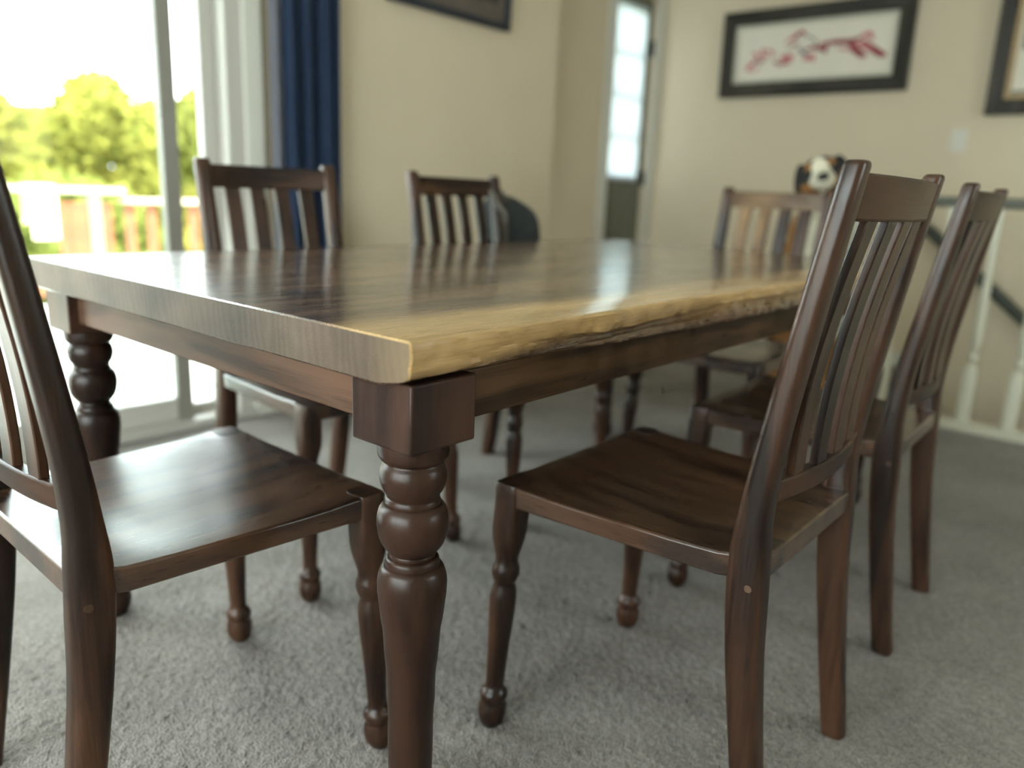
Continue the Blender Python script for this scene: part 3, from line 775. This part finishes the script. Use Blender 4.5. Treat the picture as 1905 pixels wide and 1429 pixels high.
def make_chair():
    root = empty('dining_chair')
    # scooped seat
    NX, NY, TH = 28, 30, 0.037
    y_front, y_rear = 0.0, -CDEP - 0.049
    top, bot = [], []
    for j in range(NY + 1):
        t = j / NY
        y = y_front + (y_rear - y_front) * t
        hw = CWF + (CWR - CWF) * min(1, (-y) / CDEP) - 0.009 * sstep(CDEP - 0.006, CDEP + 0.012, -y)
        for i in range(NX + 1):
            u = -1 + 2 * i / NX
            s = sstep(-0.02, 0.34, t) * (1 - sstep(0.68, 1.0, t))
            cheek = (1 - abs(u) ** 2.6)
            corner = sstep(0.03, 0.11, math.hypot((1 - abs(u)) * hw, -y))
            dip = 0.0125 * s * cheek * (0.75 + 0.25 * t) * corner
            side = 0.0035 * s * abs(u) ** 6 * corner
            round_f = 0.004 * (1 - sstep(0.0, 0.07, t)) * sstep(0.05, 0.12, (1 - abs(u)) * hw)
            bow = 0.006 * (1 - u * u) * (1 - t)        # front edge very slightly bowed
            top.append((u * hw, y + bow, CHS - dip - side - round_f))
            bot.append((u * hw * 0.995, y + bow, CHS - TH))
    n = len(top)
    f = []
    w = NX + 1
    for j in range(NY):
        for i in range(NX):
            a = j * w + i
            f.append((a, a + w, a + w + 1, a + 1))
            f.append((n + a, n + a + 1, n + a + w + 1, n + a + w))
    for i in range(NX):
        f.append((i, i + 1, n + i + 1, n + i))
        a = NY * w + i
        f.append((a + 1, a, n + a, n + a + 1))
    for j in range(NY):
        a = j * w
        f.append((a + w, a, n + a, n + a + w))
        a += NX
        f.append((a, a + w, n + a + w, n + a))
    mesh('seat', top + bot, f, M['wy'], root, 0.0035, sharp=40)
    for sd in (-1, 1):
        rings = []
        for z, r, e in FLEG:
            t = z / 0.46
            cx = (CWF - 0.0065) + (-0.0165) * t
            cy = -0.0065 - 0.0165 * t
            rings.append(sering((sd * cx, cy, z), (1, 0, 0), (0, 1, 0), r, r, 24, e))
        loft('front_leg', rings, M['wz'], root, sharp=50)
    for sd in (-1, 1):
        rings = []
        for z, y, d, w_ in POST:
            cx = CWR - 0.0235 + 0.0005 * z
            rings.append(sering((sd * cx, -CDEP + y, z), (1, 0, 0), (0, 1, 0), w_, d, 28, 3.0))
        z, y, d, w_ = POST[-1]
        for dz, k in ((0.004, 0.9), (0.0062, 0.7)):
            rings.append(sering((sd * cx, -CDEP + y - dz * 0.2, z + dz), (1, 0, 0), (0, 1, 0), w_ * k, d * k, 28, 3.2))
        p = loft('rear_post', rings, M['wz'], root, sharp=50)
        zc = 0.418
        rr = [sering((sd * (CWR + dx), -CDEP + post_y(zc) - 0.010, zc), (0, 1, 0), (0, 0, 1), 0.0055, 0.0055, 10) for dx in (-0.012, 0.0001)]
        if sd < 0: rr = [list(reversed(r_)) for r_ in rr]
        loft('dowel_plug', rr, M['peg'], p)
    def bowed(x, b): return -b * (1 - (x / 0.19) ** 2)
    def rail(name, z0, z1, th, bow, mat, zbow=0.0):
        rings = []
        for k in range(13):
            x = -(CWR - 0.026) + 2 * (CWR - 0.026) * k / 12
            zz0, zz1 = z0 - zbow * (1 - (x / 0.19) ** 2), z1 - zbow * (1 - (x / 0.19) ** 2)
            ya, yb = post_y(zz0) + bowed(x, bow), post_y(zz1) + bowed(x, bow)
            rings.append([Vector((x, -CDEP + ya - th / 2, zz0)), Vector((x, -CDEP + yb - th / 2, zz1)), Vector((x, -CDEP + yb + th / 2, zz1)), Vector((x, -CDEP + ya + th / 2, zz0))])
        return loft(name, rings, mat, root, 0.0035)
    rail('top_rail', 0.905, 0.961, 0.019, 0.016, M['wx'])
    rail('lower_rail', 0.532, 0.566, 0.020, 0.022, M['wx'], 0.004)
    for x in (-0.108, -0.036, 0.036, 0.108):
        rings = []
        for k in range(11):
            t = k / 10
            z = 0.556 + (0.910 - 0.556) * t
            y = post_y(z) + bowed(x, 0.022 + (0.016 - 0.022) * t) - 0.010 * math.sin(math.pi * t) * -1
            rings.append([Vector((x - 0.0205, -CDEP + y - 0.006, z)), Vector((x + 0.0205, -CDEP + y - 0.006, z)), Vector((x + 0.0205, -CDEP + y + 0.006, z)), Vector((x - 0.0205, -CDEP + y + 0.006, z))])
        loft('slat', rings, M['wz'], root, 0.002)
    return root
proto = make_chair()
def copy_tree(o, parent=None):
    c = o.copy(); col.objects.link(c)
    c.parent = parent
    for ch in [k for k in bpy.data.objects if k.parent == o]:
        copy_tree(ch, c)
    return c
spots = [
    ((0.600, 0.1967), 90 + 0.26, 'walnut slat-back dining chair in the right foreground beside the live edge'),
    ((1.2989, 0.2162), 90 + 1.58, 'walnut dining chair behind the foreground one, farthest right near the stair balusters'),
    ((0.213, 0.5164), 0 - 0.95, 'dark walnut dining chair cut off by the left frame, glossy seat at the table end'),
    ((0.6314, 0.7643), -90 - 0.85, 'walnut dining chair across the table in front of the navy curtain'),
    ((1.2795, 0.7181), -90 - 0.28, 'walnut dining chair across the table beside the dark grey backpack'),
    ((1.6583, 0.5196), 180 - 1.99, 'walnut dining chair at the far table end in front of the dog'),
]
for i, ((x, y), a, lab) in enumerate(spots):
    o = proto if i == 0 else copy_tree(proto)
    o.location = (x, y, 0)
    o.rotation_euler = (0, 0, R(a - 90))
    tag(o, lab, 'chair', 'walnut chairs around the dining table')
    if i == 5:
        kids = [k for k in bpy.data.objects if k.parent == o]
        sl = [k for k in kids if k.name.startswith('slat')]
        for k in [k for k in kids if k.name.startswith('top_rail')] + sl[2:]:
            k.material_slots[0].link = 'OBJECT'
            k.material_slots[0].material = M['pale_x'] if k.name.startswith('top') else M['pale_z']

# ------------------------------------------------------------------ pictures and switch
def frame_on_right(name, label, y0, y1, z0, z1, bw, dep, fm, fmz, liner_m, liner_w, tilt=2.0):
    """framed picture on the wall x = XW, facing -x"""
    r = tag(empty(name, (XW - 0.004, (y0 + y1) / 2, z0)), label, 'picture')
    r.rotation_euler = (0, R(-tilt), 0)
    yc = (y0 + y1) / 2
    a, b, h = y0 - yc, y1 - yc, z1 - z0
    def mitre(n, pts, mat):
        # pts = outer0, outer1, inner1, inner0 in (y,z)
        v = []
        for x, s in ((0.0, 0), (-dep, 0)):
            for k, (py, pz) in enumerate(pts):
                v.append((x + (0.008 if (x < 0 and k > 1) else 0), py, pz))
        mesh(n, v, [(0, 1, 2, 3), (7, 6, 5, 4), (0, 4, 5, 1), (1, 5, 6, 2), (2, 6, 7, 3), (3, 7, 4, 0)], mat, r, 0.004)
    i0, i1, j0, j1 = a + bw, b - bw, bw, h - bw
    mitre('frame_rail', [(a, 0), (b, 0), (i1, j0), (i0, j0)], fm)
    mitre('frame_rail', [(b, h), (a, h), (i0, j1), (i1, j1)], fm)
    mitre('frame_stile', [(a, h), (a, 0), (i0, j0), (i0, j1)], fmz)
    mitre('frame_stile', [(b, 0), (b, h), (i1, j1), (i1, j0)], fmz)
    lw = liner_w
    for n_, p, q_ in (('liner', (i0, j0), (i1, j0 + lw)), ('liner', (i0, j1 - lw), (i1, j1)), ('liner', (i0, j0 + lw), (i0 + lw, j1 - lw)), ('liner', (i1 - lw, j0 + lw), (i1, j1 - lw))):
        box(n_, (-dep * 0.62, p[0], p[1]), (-0.004, q_[0], q_[1]), liner_m, r, 0.002)
    art = box('artwork', (-0.012, i0 + lw, j0 + lw), (-0.004, i1 - lw, j1 - lw), M['paper'], r)
    return r, art, (i0 + lw, i1 - lw, j0 + lw, j1 - lw)
pr, art, (ay0, ay1, az0, az1) = frame_on_right('framed_picture', 'wide dark-framed picture with red brushwork on pale paper, above the dog', 0.775, 1.925, 1.585, 2.10, 0.085, 0.045, M['frame'], M['frame_z'], M['liner'], 0.02)
def stroke(pts, w, mat, k):
    """flat ink stroke on the paper; pts in picture fractions (u to the right seen from the room, v up)"""
    P = smooth_tab([(u, v) for u, v in pts], 6)
    W, Hh = ay1 - ay0, az1 - az0
    v, f = [], []
    x = -0.0125 - 0.0002 * k
    for i, p in enumerate(P):
        y, z = ay1 - p[0] * W, az0 + p[1] * Hh
        a, b = P[max(0, i - 1)], P[min(len(P) - 1, i + 1)]
        d = Vector((-(b[0] - a[0]) * W, (b[1] - a[1]) * Hh)); d.normalize()
        t = i / (len(P) - 1)
        ww = w * (0.35 + 0.65 * math.sin(math.pi * min(1, max(0.02, t)))) / 2
        v += [(x, y - d.y * ww, z + d.x * ww), (x, y + d.y * ww, z - d.x * ww)]
    for i in range(len(P) - 1): f.append((2 * i, 2 * i + 1, 2 * i + 3, 2 * i + 2))
    mesh('brush_stroke', v, f, mat, art, smooth=False)
S = [
    ([(0.06, 0.22), (0.10, 0.30), (0.13, 0.42)], 0.05, 'pink'), ([(0.09, 0.55), (0.13, 0.50), (0.15, 0.38), (0.19, 0.36)], 0.035, 'pink'),
    ([(0.17, 0.62), (0.18, 0.48), (0.21, 0.42)], 0.05, 'pink'), ([(0.12, 0.36), (0.16, 0.33), (0.20, 0.40)], 0.02, 'grey_ink'),
    ([(0.19, 0.58), (0.24, 0.52), (0.25, 0.40)], 0.03, 'pink'), ([(0.25, 0.34), (0.30, 0.28), (0.38, 0.30)], 0.03, 'red'),
    ([(0.30, 0.42), (0.34, 0.38), (0.39, 0.42)], 0.07, 'pink'), ([(0.32, 0.66), (0.37, 0.76), (0.43, 0.86), (0.44, 0.78)], 0.035, 'pink'),
    ([(0.38, 0.70), (0.42, 0.84), (0.46, 0.80)], 0.03, 'red'), ([(0.41, 0.56), (0.45, 0.46), (0.48, 0.40)], 0.035, 'grey_ink'),
    ([(0.44, 0.78), (0.50, 0.72), (0.54, 0.60)], 0.016, 'grey_ink'), ([(0.45, 0.34), (0.51, 0.36), (0.52, 0.28)], 0.06, 'pink'),
    ([(0.46, 0.50), (0.52, 0.54), (0.58, 0.50), (0.61, 0.58)], 0.04, 'red'), ([(0.55, 0.58), (0.64, 0.61), (0.74, 0.60), (0.82, 0.66)], 0.045, 'red'),
    ([(0.58, 0.52), (0.60, 0.42)], 0.04, 'red'), ([(0.73, 0.58), (0.77, 0.46), (0.82, 0.34), (0.85, 0.30)], 0.06, 'red'),
    ([(0.80, 0.66), (0.85, 0.70), (0.88, 0.60)], 0.05, 'pink'), ([(0.82, 0.60), (0.88, 0.44), (0.94, 0.32), (0.97, 0.31)], 0.06, 'red'),
    ([(0.76, 0.56), (0.83, 0.50), (0.88, 0.38)], 0.05, 'pink'), ([(0.66, 0.50), (0.72, 0.46), (0.76, 0.42)], 0.02, 'pink'),
    ([(0.34, 0.56), (0.38, 0.62), (0.42, 0.64)], 0.02, 'red'), ([(0.07, 0.20), (0.12, 0.18), (0.17, 0.26)], 0.02, 'pink'),
]
for k, (p, w, m_) in enumerate(S): stroke(p, w * 0.62, M[m_], k)
pr2, art2, e2 = frame_on_right('framed_picture', 'dark brown framed picture with tan liner, cut off at the right of the photo', -0.30, 0.36, 1.435, 2.22, 0.078, 0.05, M['frame_dk'], M['frame_dk'], M['mat_tan'], 0.026)
box('dark_mount', (-0.0135, e2[0] + 0.004, e2[2] + 0.004), (-0.0125, e2[1] - 0.004, e2[2] + 0.016), M['darkprint'], pr2)
box('brown_shape', (-0.0135, e2[0] + 0.05, e2[2] + 0.22), (-0.0125, e2[1] - 0.02, e2[3] - 0.06), M['brownmat'], pr2)
# picture on the patio-door wall, facing -y
p3 = tag(empty('framed_picture', (2.175, YW - 0.004, 1.69)), 'navy-framed brown picture high on the wall right of the curtain', 'picture')
p3.rotation_euler = (R(2.0), 0, 0)
for n_, a, b in (('frame_rail', (-0.385, -0.035, 0), (0.385, 0, 0.03)), ('frame_rail', (-0.385, -0.035, 0.47), (0.385, 0, 0.50)), ('frame_stile', (-0.385, -0.035, 0.03), (-0.355, 0, 0.47)), ('frame_stile', (0.355, -0.035, 0.03), (0.385, 0, 0.47))):
    box(n_, a, b, M['navyframe'], p3, 0.003)
box('mount', (-0.355, -0.016, 0.03), (0.355, -0.004, 0.47), M['brownmat'], p3)
box('print', (-0.23, -0.0175, 0.11), (0.30, -0.016, 0.40), M['darkprint'], p3)
sw = tag(empty('light_switch', (XW, 0.466, 1.308)), 'cream light switch plate between the two pictures on the stairwell wall', 'switch')
box('plate', (-0.007, -0.042, -0.062), (0, 0.042, 0.062), M['plate'], sw, 0.003)
box('rocker', (-0.011, -0.017, -0.033), (-0.006, 0.017, 0.033), M['white'], sw, 0.002)

# ------------------------------------------------------------------ backpack hung on the far chair's post
bp = tag(empty('backpack', (1.66, 1.285, 0.45)), 'dark grey backpack slung from the far chair post, near the wall', 'backpack')
tab = [(0.0, 0.085, 0.045, 0.02), (0.015, 0.115, 0.062, 0.02), (0.10, 0.130, 0.075, 0.015), (0.22, 0.135, 0.075, 0.008), (0.31, 0.130, 0.066, 0.0), (0.37, 0.130, 0.056, -0.006), (0.41, 0.118, 0.046, -0.022), (0.440, 0.085, 0.034, -0.050), (0.460, 0.050, 0.02, -0.075), (0.466, 0.020, 0.008, -0.085)]
loft('body', [sering((c, 0, z), (1, 0, 0), (0, 1, 0), a, b, 28, 3.0) for z, a, b, c in smooth_tab(tab, 3)], M['bag'], bp, sharp=80)
tab = [(0.04, 0.07, 0.02), (0.06, 0.09, 0.034), (0.14, 0.098, 0.04), (0.22, 0.09, 0.034), (0.25, 0.06, 0.015)]
loft('front_pocket', [sering((0.015, -0.062, z), (1, 0, 0), (0, 1, 0), a, b, 24, 3.0) for z, a, b in smooth_tab(tab, 3)], M['bag'], bp, sharp=80)
tube('shoulder_strap', [(-0.07, -0.03, 0.44), (-0.14, -0.06, 0.475), (-0.19, -0.062, 0.49), (-0.222, -0.075, 0.48), (-0.225, -0.11, 0.455), (-0.185, -0.125, 0.40), (-0.13, -0.085, 0.30), (-0.10, -0.07, 0.20), (-0.10, -0.05, 0.10)], 0.010, M['strap'], bp)

# ------------------------------------------------------------------ tricolour dog sitting behind the far chair
def ellipsoid(c, r, rot=None, n=20, m=12):
    v, f = [], []
    for i in range(m + 1):
        th = math.pi * i / m
        for k in range(n):
            ph = 2 * math.pi * k / n
            p = Vector((r[0] * math.sin(th) * math.cos(ph), r[1] * math.sin(th) * math.sin(ph), r[2] * math.cos(th)))
            if rot: p = rot @ p
            v.append(p + Vector(c))
    for i in range(m):
        for k in range(n):
            f.append((i * n + k, (i + 1) * n + k, (i + 1) * n + (k + 1) % n, i * n + (k + 1) % n))
    return v, f
def make_dog():
    root = tag(empty('dog', (2.56, 0.505, 0)), 'tricolour dog with white blaze peering over the far chair back', 'dog')
    # local frame: +y towards the viewer
    root.rotation_euler = (0, 0, math.atan2(CAM.y - 0.49, CAM.x - 2.56) - math.pi / 2)
    root.scale = (1.08, 1.08, 1.012)
    E = Matrix.Rotation
    tilt = E(R(18), 3, 'Y')
    hc = Vector((0, 0.0, 1.025))
    def hp(x, y, z): return hc + tilt @ Vector((x, y, z))
    parts = [
        (hp(0, 0, 0), (0.074, 0.085, 0.068), tilt),
        (hp(0, 0.03, 0.025), (0.056, 0.06, 0.045), tilt),
        (hp(0, 0.085, -0.018), (0.040, 0.065, 0.034), tilt @ E(R(-10), 3, 'X')),
        (hp(0, 0.125, -0.018), (0.032, 0.035, 0.028), tilt),
        (hp(0, 0.095, -0.045), (0.028, 0.05, 0.016), tilt),
        (hp(0.045, 0.035, -0.025), (0.035, 0.05, 0.04), tilt), (hp(-0.045, 0.035, -0.025), (0.035, 0.05, 0.04), tilt),
        (hp(0.080, -0.012, 0.004), (0.016, 0.040, 0.062), tilt @ E(R(-16), 3, 'Y')), (hp(-0.080, -0.012, 0.004), (0.016, 0.040, 0.062), tilt @ E(R(16), 3, 'Y')),
        ((0, -0.05, 0.92), (0.075, 0.085, 0.12), E(R(-20), 3, 'X')),
        ((0, -0.075, 0.80), (0.095, 0.105, 0.13), None),
        ((0, -0.085, 0.66), (0.125, 0.13, 0.17), None),
        ((0, -0.18, 0.48), (0.135, 0.16, 0.22), E(R(22), 3, 'X')),
        ((0, -0.27, 0.28), (0.15, 0.17, 0.20), None),
        ((0.115, -0.20, 0.20), (0.07, 0.15, 0.15), None), ((-0.115, -0.20, 0.20), (0.07, 0.15, 0.15), None),
        ((0.075, 0.0, 0.40), (0.042, 0.05, 0.20), None), ((-0.075, 0.0, 0.40), (0.042, 0.05, 0.20), None),
        ((0.075, 0.01, 0.16), (0.036, 0.038, 0.16), None), ((-0.075, 0.01, 0.16), (0.036, 0.038, 0.16), None),
        ((0.075, 0.04, 0.030), (0.042, 0.065, 0.032), None), ((-0.075, 0.04, 0.030), (0.042, 0.065, 0.032), None),
        ((0.135, -0.08, 0.030), (0.042, 0.09, 0.032), None), ((-0.135, -0.08, 0.030), (0.042, 0.09, 0.032), None),
        ((0.03, -0.46, 0.06), (0.05, 0.12, 0.05), None), ((0.10, -0.56, 0.05), (0.045, 0.10, 0.045), E(R(-35), 3, 'Z')),
    ]
    v, f = [], []
    for c, r, rot in parts:
        a, b = ellipsoid(c, r, rot)
        n = len(v); v += a; f += [tuple(i + n for i in q_) for q_ in b]
    tmp = mesh('dog_tmp', v, f, None)
    m = tmp.modifiers.new('remesh', 'REMESH'); m.mode = 'VOXEL'; m.voxel_size = 0.009
    s = tmp.modifiers.new('smooth', 'SMOOTH'); s.factor = 0.6; s.iterations = 5
    dg = bpy.context.evaluated_depsgraph_get()
    me = bpy.data.meshes.new_from_object(tmp.evaluated_get(dg))
    bpy.data.objects.remove(tmp)
    me.name = 'body'
    me.polygons.foreach_set('use_smooth', [True] * len(me.polygons))
    at = me.color_attributes.new('fur', 'FLOAT_COLOR', 'POINT')
    BLK, WHT, TAN = (0.012, 0.011, 0.012, 1), (0.62, 0.57, 0.44, 1), (0.26, 0.115, 0.03, 1)
    ti = tilt.inverted()
    for i, vt in enumerate(me.vertices):
        p = vt.co
        l = ti @ (p - hc)
        c = BLK
        if p.z > 0.93:
            if abs(l.x - 0.004) < 0.0165 + 0.032 * sstep(0.065, 0.10, l.y) and l.y > -0.01: c = WHT
            elif l.z < -0.022 and abs(l.x) > 0.026 and l.y > -0.02 and abs(l.x) < 0.082: c = TAN
            elif (abs(l.x) - 0.038) ** 2 + (l.z - 0.036) ** 2 < 0.014 ** 2 and l.y > 0.02: c = TAN
            if l.x < -0.058 and -0.05 < l.z < 0.0: c = TAN
        else:
            if abs(p.x) < 0.065 and p.y > -0.08 and p.z > 0.45: c = WHT
            elif p.z < 0.14 and p.y > -0.10: c = WHT
            elif p.z < 0.5 and p.y > -0.06: c = TAN
            elif p.x < -0.05 and p.z > 0.60 and p.y > -0.11: c = TAN
            elif p.x > 0.06 and 0.60 < p.z < 0.90 and p.y > -0.11: c = TAN
        at.data[i].color = c
    mt, nt, N, K, B = nmat('dog_fur')
    an = N.new('ShaderNodeAttribute'); an.attribute_name = 'fur'
    K.new(an.outputs['Color'], B.inputs['Base Color'])
    B.inputs['Roughness'].default_value = 0.75
    tc = N.new('ShaderNodeTexCoord'); nz = N.new('ShaderNodeTexNoise'); nz.inputs['Scale'].default_value = 160
    K.new(tc.outputs['Object'], nz.inputs['Vector'])
    bu = N.new('ShaderNodeBump'); bu.inputs['Strength'].default_value = 0.5; bu.inputs['Distance'].default_value = 0.004
    K.new(nz.outputs['Fac'], bu.inputs['Height']); K.new(bu.outputs['Normal'], B.inputs['Normal'])
    me.materials.append(mt)
    body = bpy.data.objects.new('body', me); col.objects.link(body); body.parent = root
    blk = plain('dog_nose', (0.008, 0.008, 0.008), 0.25)
    for nm, c, r in (('nose', hp(0, 0.158, -0.012), (0.020, 0.014, 0.015)), ('eye', hp(0.033, 0.070, 0.016), (0.011, 0.011, 0.011)), ('eye', hp(-0.033, 0.070, 0.016), (0.011, 0.011, 0.011))):
        a, b = ellipsoid(c, r, tilt, 14, 8)
        mesh(nm, a, b, blk, root, sharp=90)
make_dog()

# ------------------------------------------------------------------ outside: deck, railing, towel, trees
ZDK = -0.10
dk = struct(empty('deck_floor', (1.2, 4.3, ZDK)), 'pale weathered deck outside the patio door')
nb = 27
bd0 = None
for k in range(nb):
    y = 2.35 + 0.142 * k
    if bd0 is None:
        bd0 = box('deck_board', (-4.2, 0.0, -0.03), (4.8, 0.137, 0.0), M['deck'], dk, 0.004)
        b = bd0
    else:
        b = bd0.copy(); col.objects.link(b)
    b.location = (0, y - 4.3, 0)
dr = tag(empty('deck_railing', (1.2, 6.0, ZDK)), 'redwood deck railing with a weathered cap outside the glass', 'deck railing')
ox, oz = -1.2, -ZDK
box('cap_rail', (-3.0 + ox, -0.07, 0.785 + oz), (2.32 + ox, 0.07, 0.825 + oz), M['cap'], dr, 0.005)
box('cap_rail', (2.32 + ox, -0.06, 0.715 + oz), (5.6 + ox, 0.06, 0.75 + oz), M['cap'], dr, 0.005)
box('bottom_rail', (-3.0 + ox, -0.02, 0.10), (5.6 + ox, 0.02, 0.17), M['redwood'], dr, 0.004)
for x in (-2.9, -0.9, 2.09, 3.6, 5.5): box('post', (x - 0.045 + ox, -0.045, 0), (x + 0.045 + ox, 0.045, 0.785 + oz if x < 2.3 else 0.715 + oz), M['post'], dr, 0.004)
bl = None
xs = [2.20 + 0.182 * k for k in range(18)] + [1.43 - 0.182 * k for k in range(24)]
for x in xs:
    if bl is None:
        bl = box('picket', (-0.035, -0.02, 0.15), (0.035, 0.02, 0.715 + oz), M['redwood'], dr, 0.003); b = bl
    else:
        b = bl.copy(); col.objects.link(b)
    b.location = (x + ox, 0.03, 0)
for x in (1.86, 1.935, 2.0): 
    b = bl.copy(); col.objects.link(b); b.location = (x + ox, -0.02, 0)
tw = []
for s in (0, 1):
    for k in range(9):
        t = k / 8
        x = 1.62 + 0.17 * t
        tw.append((x, s, t))
rings = []
for k in range(13):
    t = k / 12
    x = 1.615 + 0.18 * t
    b = 0.008 * math.sin(9 * t)
    rings.append([Vector((x, 5.905 + b, 0.44)), Vector((x, 5.905 + b * 0.3, 0.80)), Vector((x, 5.92, 0.838)), Vector((x, 6.08, 0.838)), Vector((x, 6.095, 0.80)), Vector((x, 6.095 - b, 0.55)), Vector((x, 6.085 - b, 0.55)), Vector((x, 6.083, 0.80)), Vector((x, 6.075, 0.8262)), Vector((x, 5.925, 0.8262)), Vector((x, 5.917 + b * 0.3, 0.80)), Vector((x, 5.917 + b, 0.44))])
tag(loft('towel', rings, M['towel'], None), 'pale yellow towel draped over the deck railing', 'towel')
ZG = -2.6
struct(box('ground', (-60, 2.6, ZG - 0.2), (70, 80, ZG), M['grass']), 'lawn below the deck')

def tree(label, x, y, ztop, rad, c, n=14000, seed=0, k=1.0):
    x, y, ztop, rad = CAM.x + (x - CAM.x) * k, CAM.y + (y - CAM.y) * k, CAM.z + (ztop - CAM.z) * k, rad * k
    r = np.random.default_rng(seed)
    root = tag(empty('leafy_tree', (x, y, ZG)), label, 'tree', 'trees beyond the deck')
    mat = leaf_mat('leaves', c)
    h = ztop - ZG
    tube('trunk', [(0, 0, 0), (0.05, 0.02, h * 0.3), (-0.04, 0.03, h * 0.62), (0.02, 0, h * 0.85)], 0.13, M['bark'], root, 10)
    blobs = []
    for k in range(22):
        z = h * (0.16 + 0.72 * r.random())
        prof = math.sin(math.pi * min(1, max(0.0, (z / h - 0.02)))) ** 0.6
        a = r.random() * 6.283
        d = rad * 0.75 * prof * math.sqrt(r.random())
        blobs.append((d * math.cos(a), d * math.sin(a), z, rad * (0.34 + 0.2 * r.random())))
    blobs.append((0, 0, h - rad * 0.42, rad * 0.45))
    P = []
    B_ = np.array(blobs)
    idx = r.integers(0, len(B_), n)
    dirs = r.normal(0, 1, (n, 3)); dirs /= np.linalg.norm(dirs, axis=1)[:, None]
    rr = B_[idx, 3] * (0.72 + 0.30 * r.random(n))
    ctr = B_[idx, :3] + dirs * rr[:, None]
    ctr[:, 2] = np.minimum(ctr[:, 2], h)
    s = (0.055 + 0.05 * r.random(n)) * max(1.0, rad / 1.3)
    u = r.normal(0, 1, (n, 3)); u /= np.linalg.norm(u, axis=1)[:, None]
    w = np.cross(u, dirs + 0.5 * r.normal(0, 1, (n, 3))); w /= np.linalg.norm(w, axis=1)[:, None] + 1e-9
    u, w = u * s[:, None], w * s[:, None] * 0.7
    v = np.stack([ctr - u, ctr - 0.1 * u - w, ctr + u, ctr - 0.1 * u + w], 1).reshape(-1, 3)
    me = bpy.data.meshes.new('foliage')
    q_ = np.arange(4 * n).reshape(n, 4)
    me.vertices.add(4 * n); me.vertices.foreach_set('co', v.ravel())
    me.loops.add(4 * n); me.loops.foreach_set('vertex_index', q_.ravel())
    me.polygons.add(n); me.polygons.foreach_set('loop_start', np.arange(0, 4 * n, 4)); me.polygons.foreach_set('loop_total', np.full(n, 4))
    me.update()
    me.materials.append(mat)
    o = bpy.data.objects.new('foliage', me); col.objects.link(o); o.parent = root
    o['kind'] = 'stuff'
YG, MG, DG = (0.230, 0.235, 0.060), (0.185, 0.215, 0.060), (0.135, 0.175, 0.060)
tree('bright green tree at the left edge of the patio glass', 3.6, 14.0, 2.38, 1.25, YG, seed=1, k=1.25)
tree('broad yellow-green tree filling the middle of the patio glass', 5.55, 14.2, 2.66, 1.35, YG, n=17000, seed=2, k=1.0)
tree('green tree seen just left of the patio door stile', 7.0, 14.6, 2.35, 1.1, MG, seed=3, k=1.5)
tree('green tree seen through the narrow right-hand pane', 8.0, 15.0, 2.75, 1.2, MG, seed=4, k=1.15)
tree('darker tree behind the bright ones, low in the patio glass', 5.2, 17.5, 2.1, 2.0, DG, seed=5, k=1.5)
tree('darker tree far back to the left of the glass', 2.0, 16.5, 2.6, 1.8, MG, seed=6, k=1.35)
tree('darker tree far back behind the door stile', 9.4, 18.0, 2.6, 2.0, DG, seed=7, k=1.9)
tree('low tree out of line with the others beyond the deck pickets', 6.6, 11.5, 1.1, 1.3, YG, seed=8)
tree('low bush-like tree close below the deck rail', 3.6, 11.0, 0.95, 1.3, MG, seed=9)
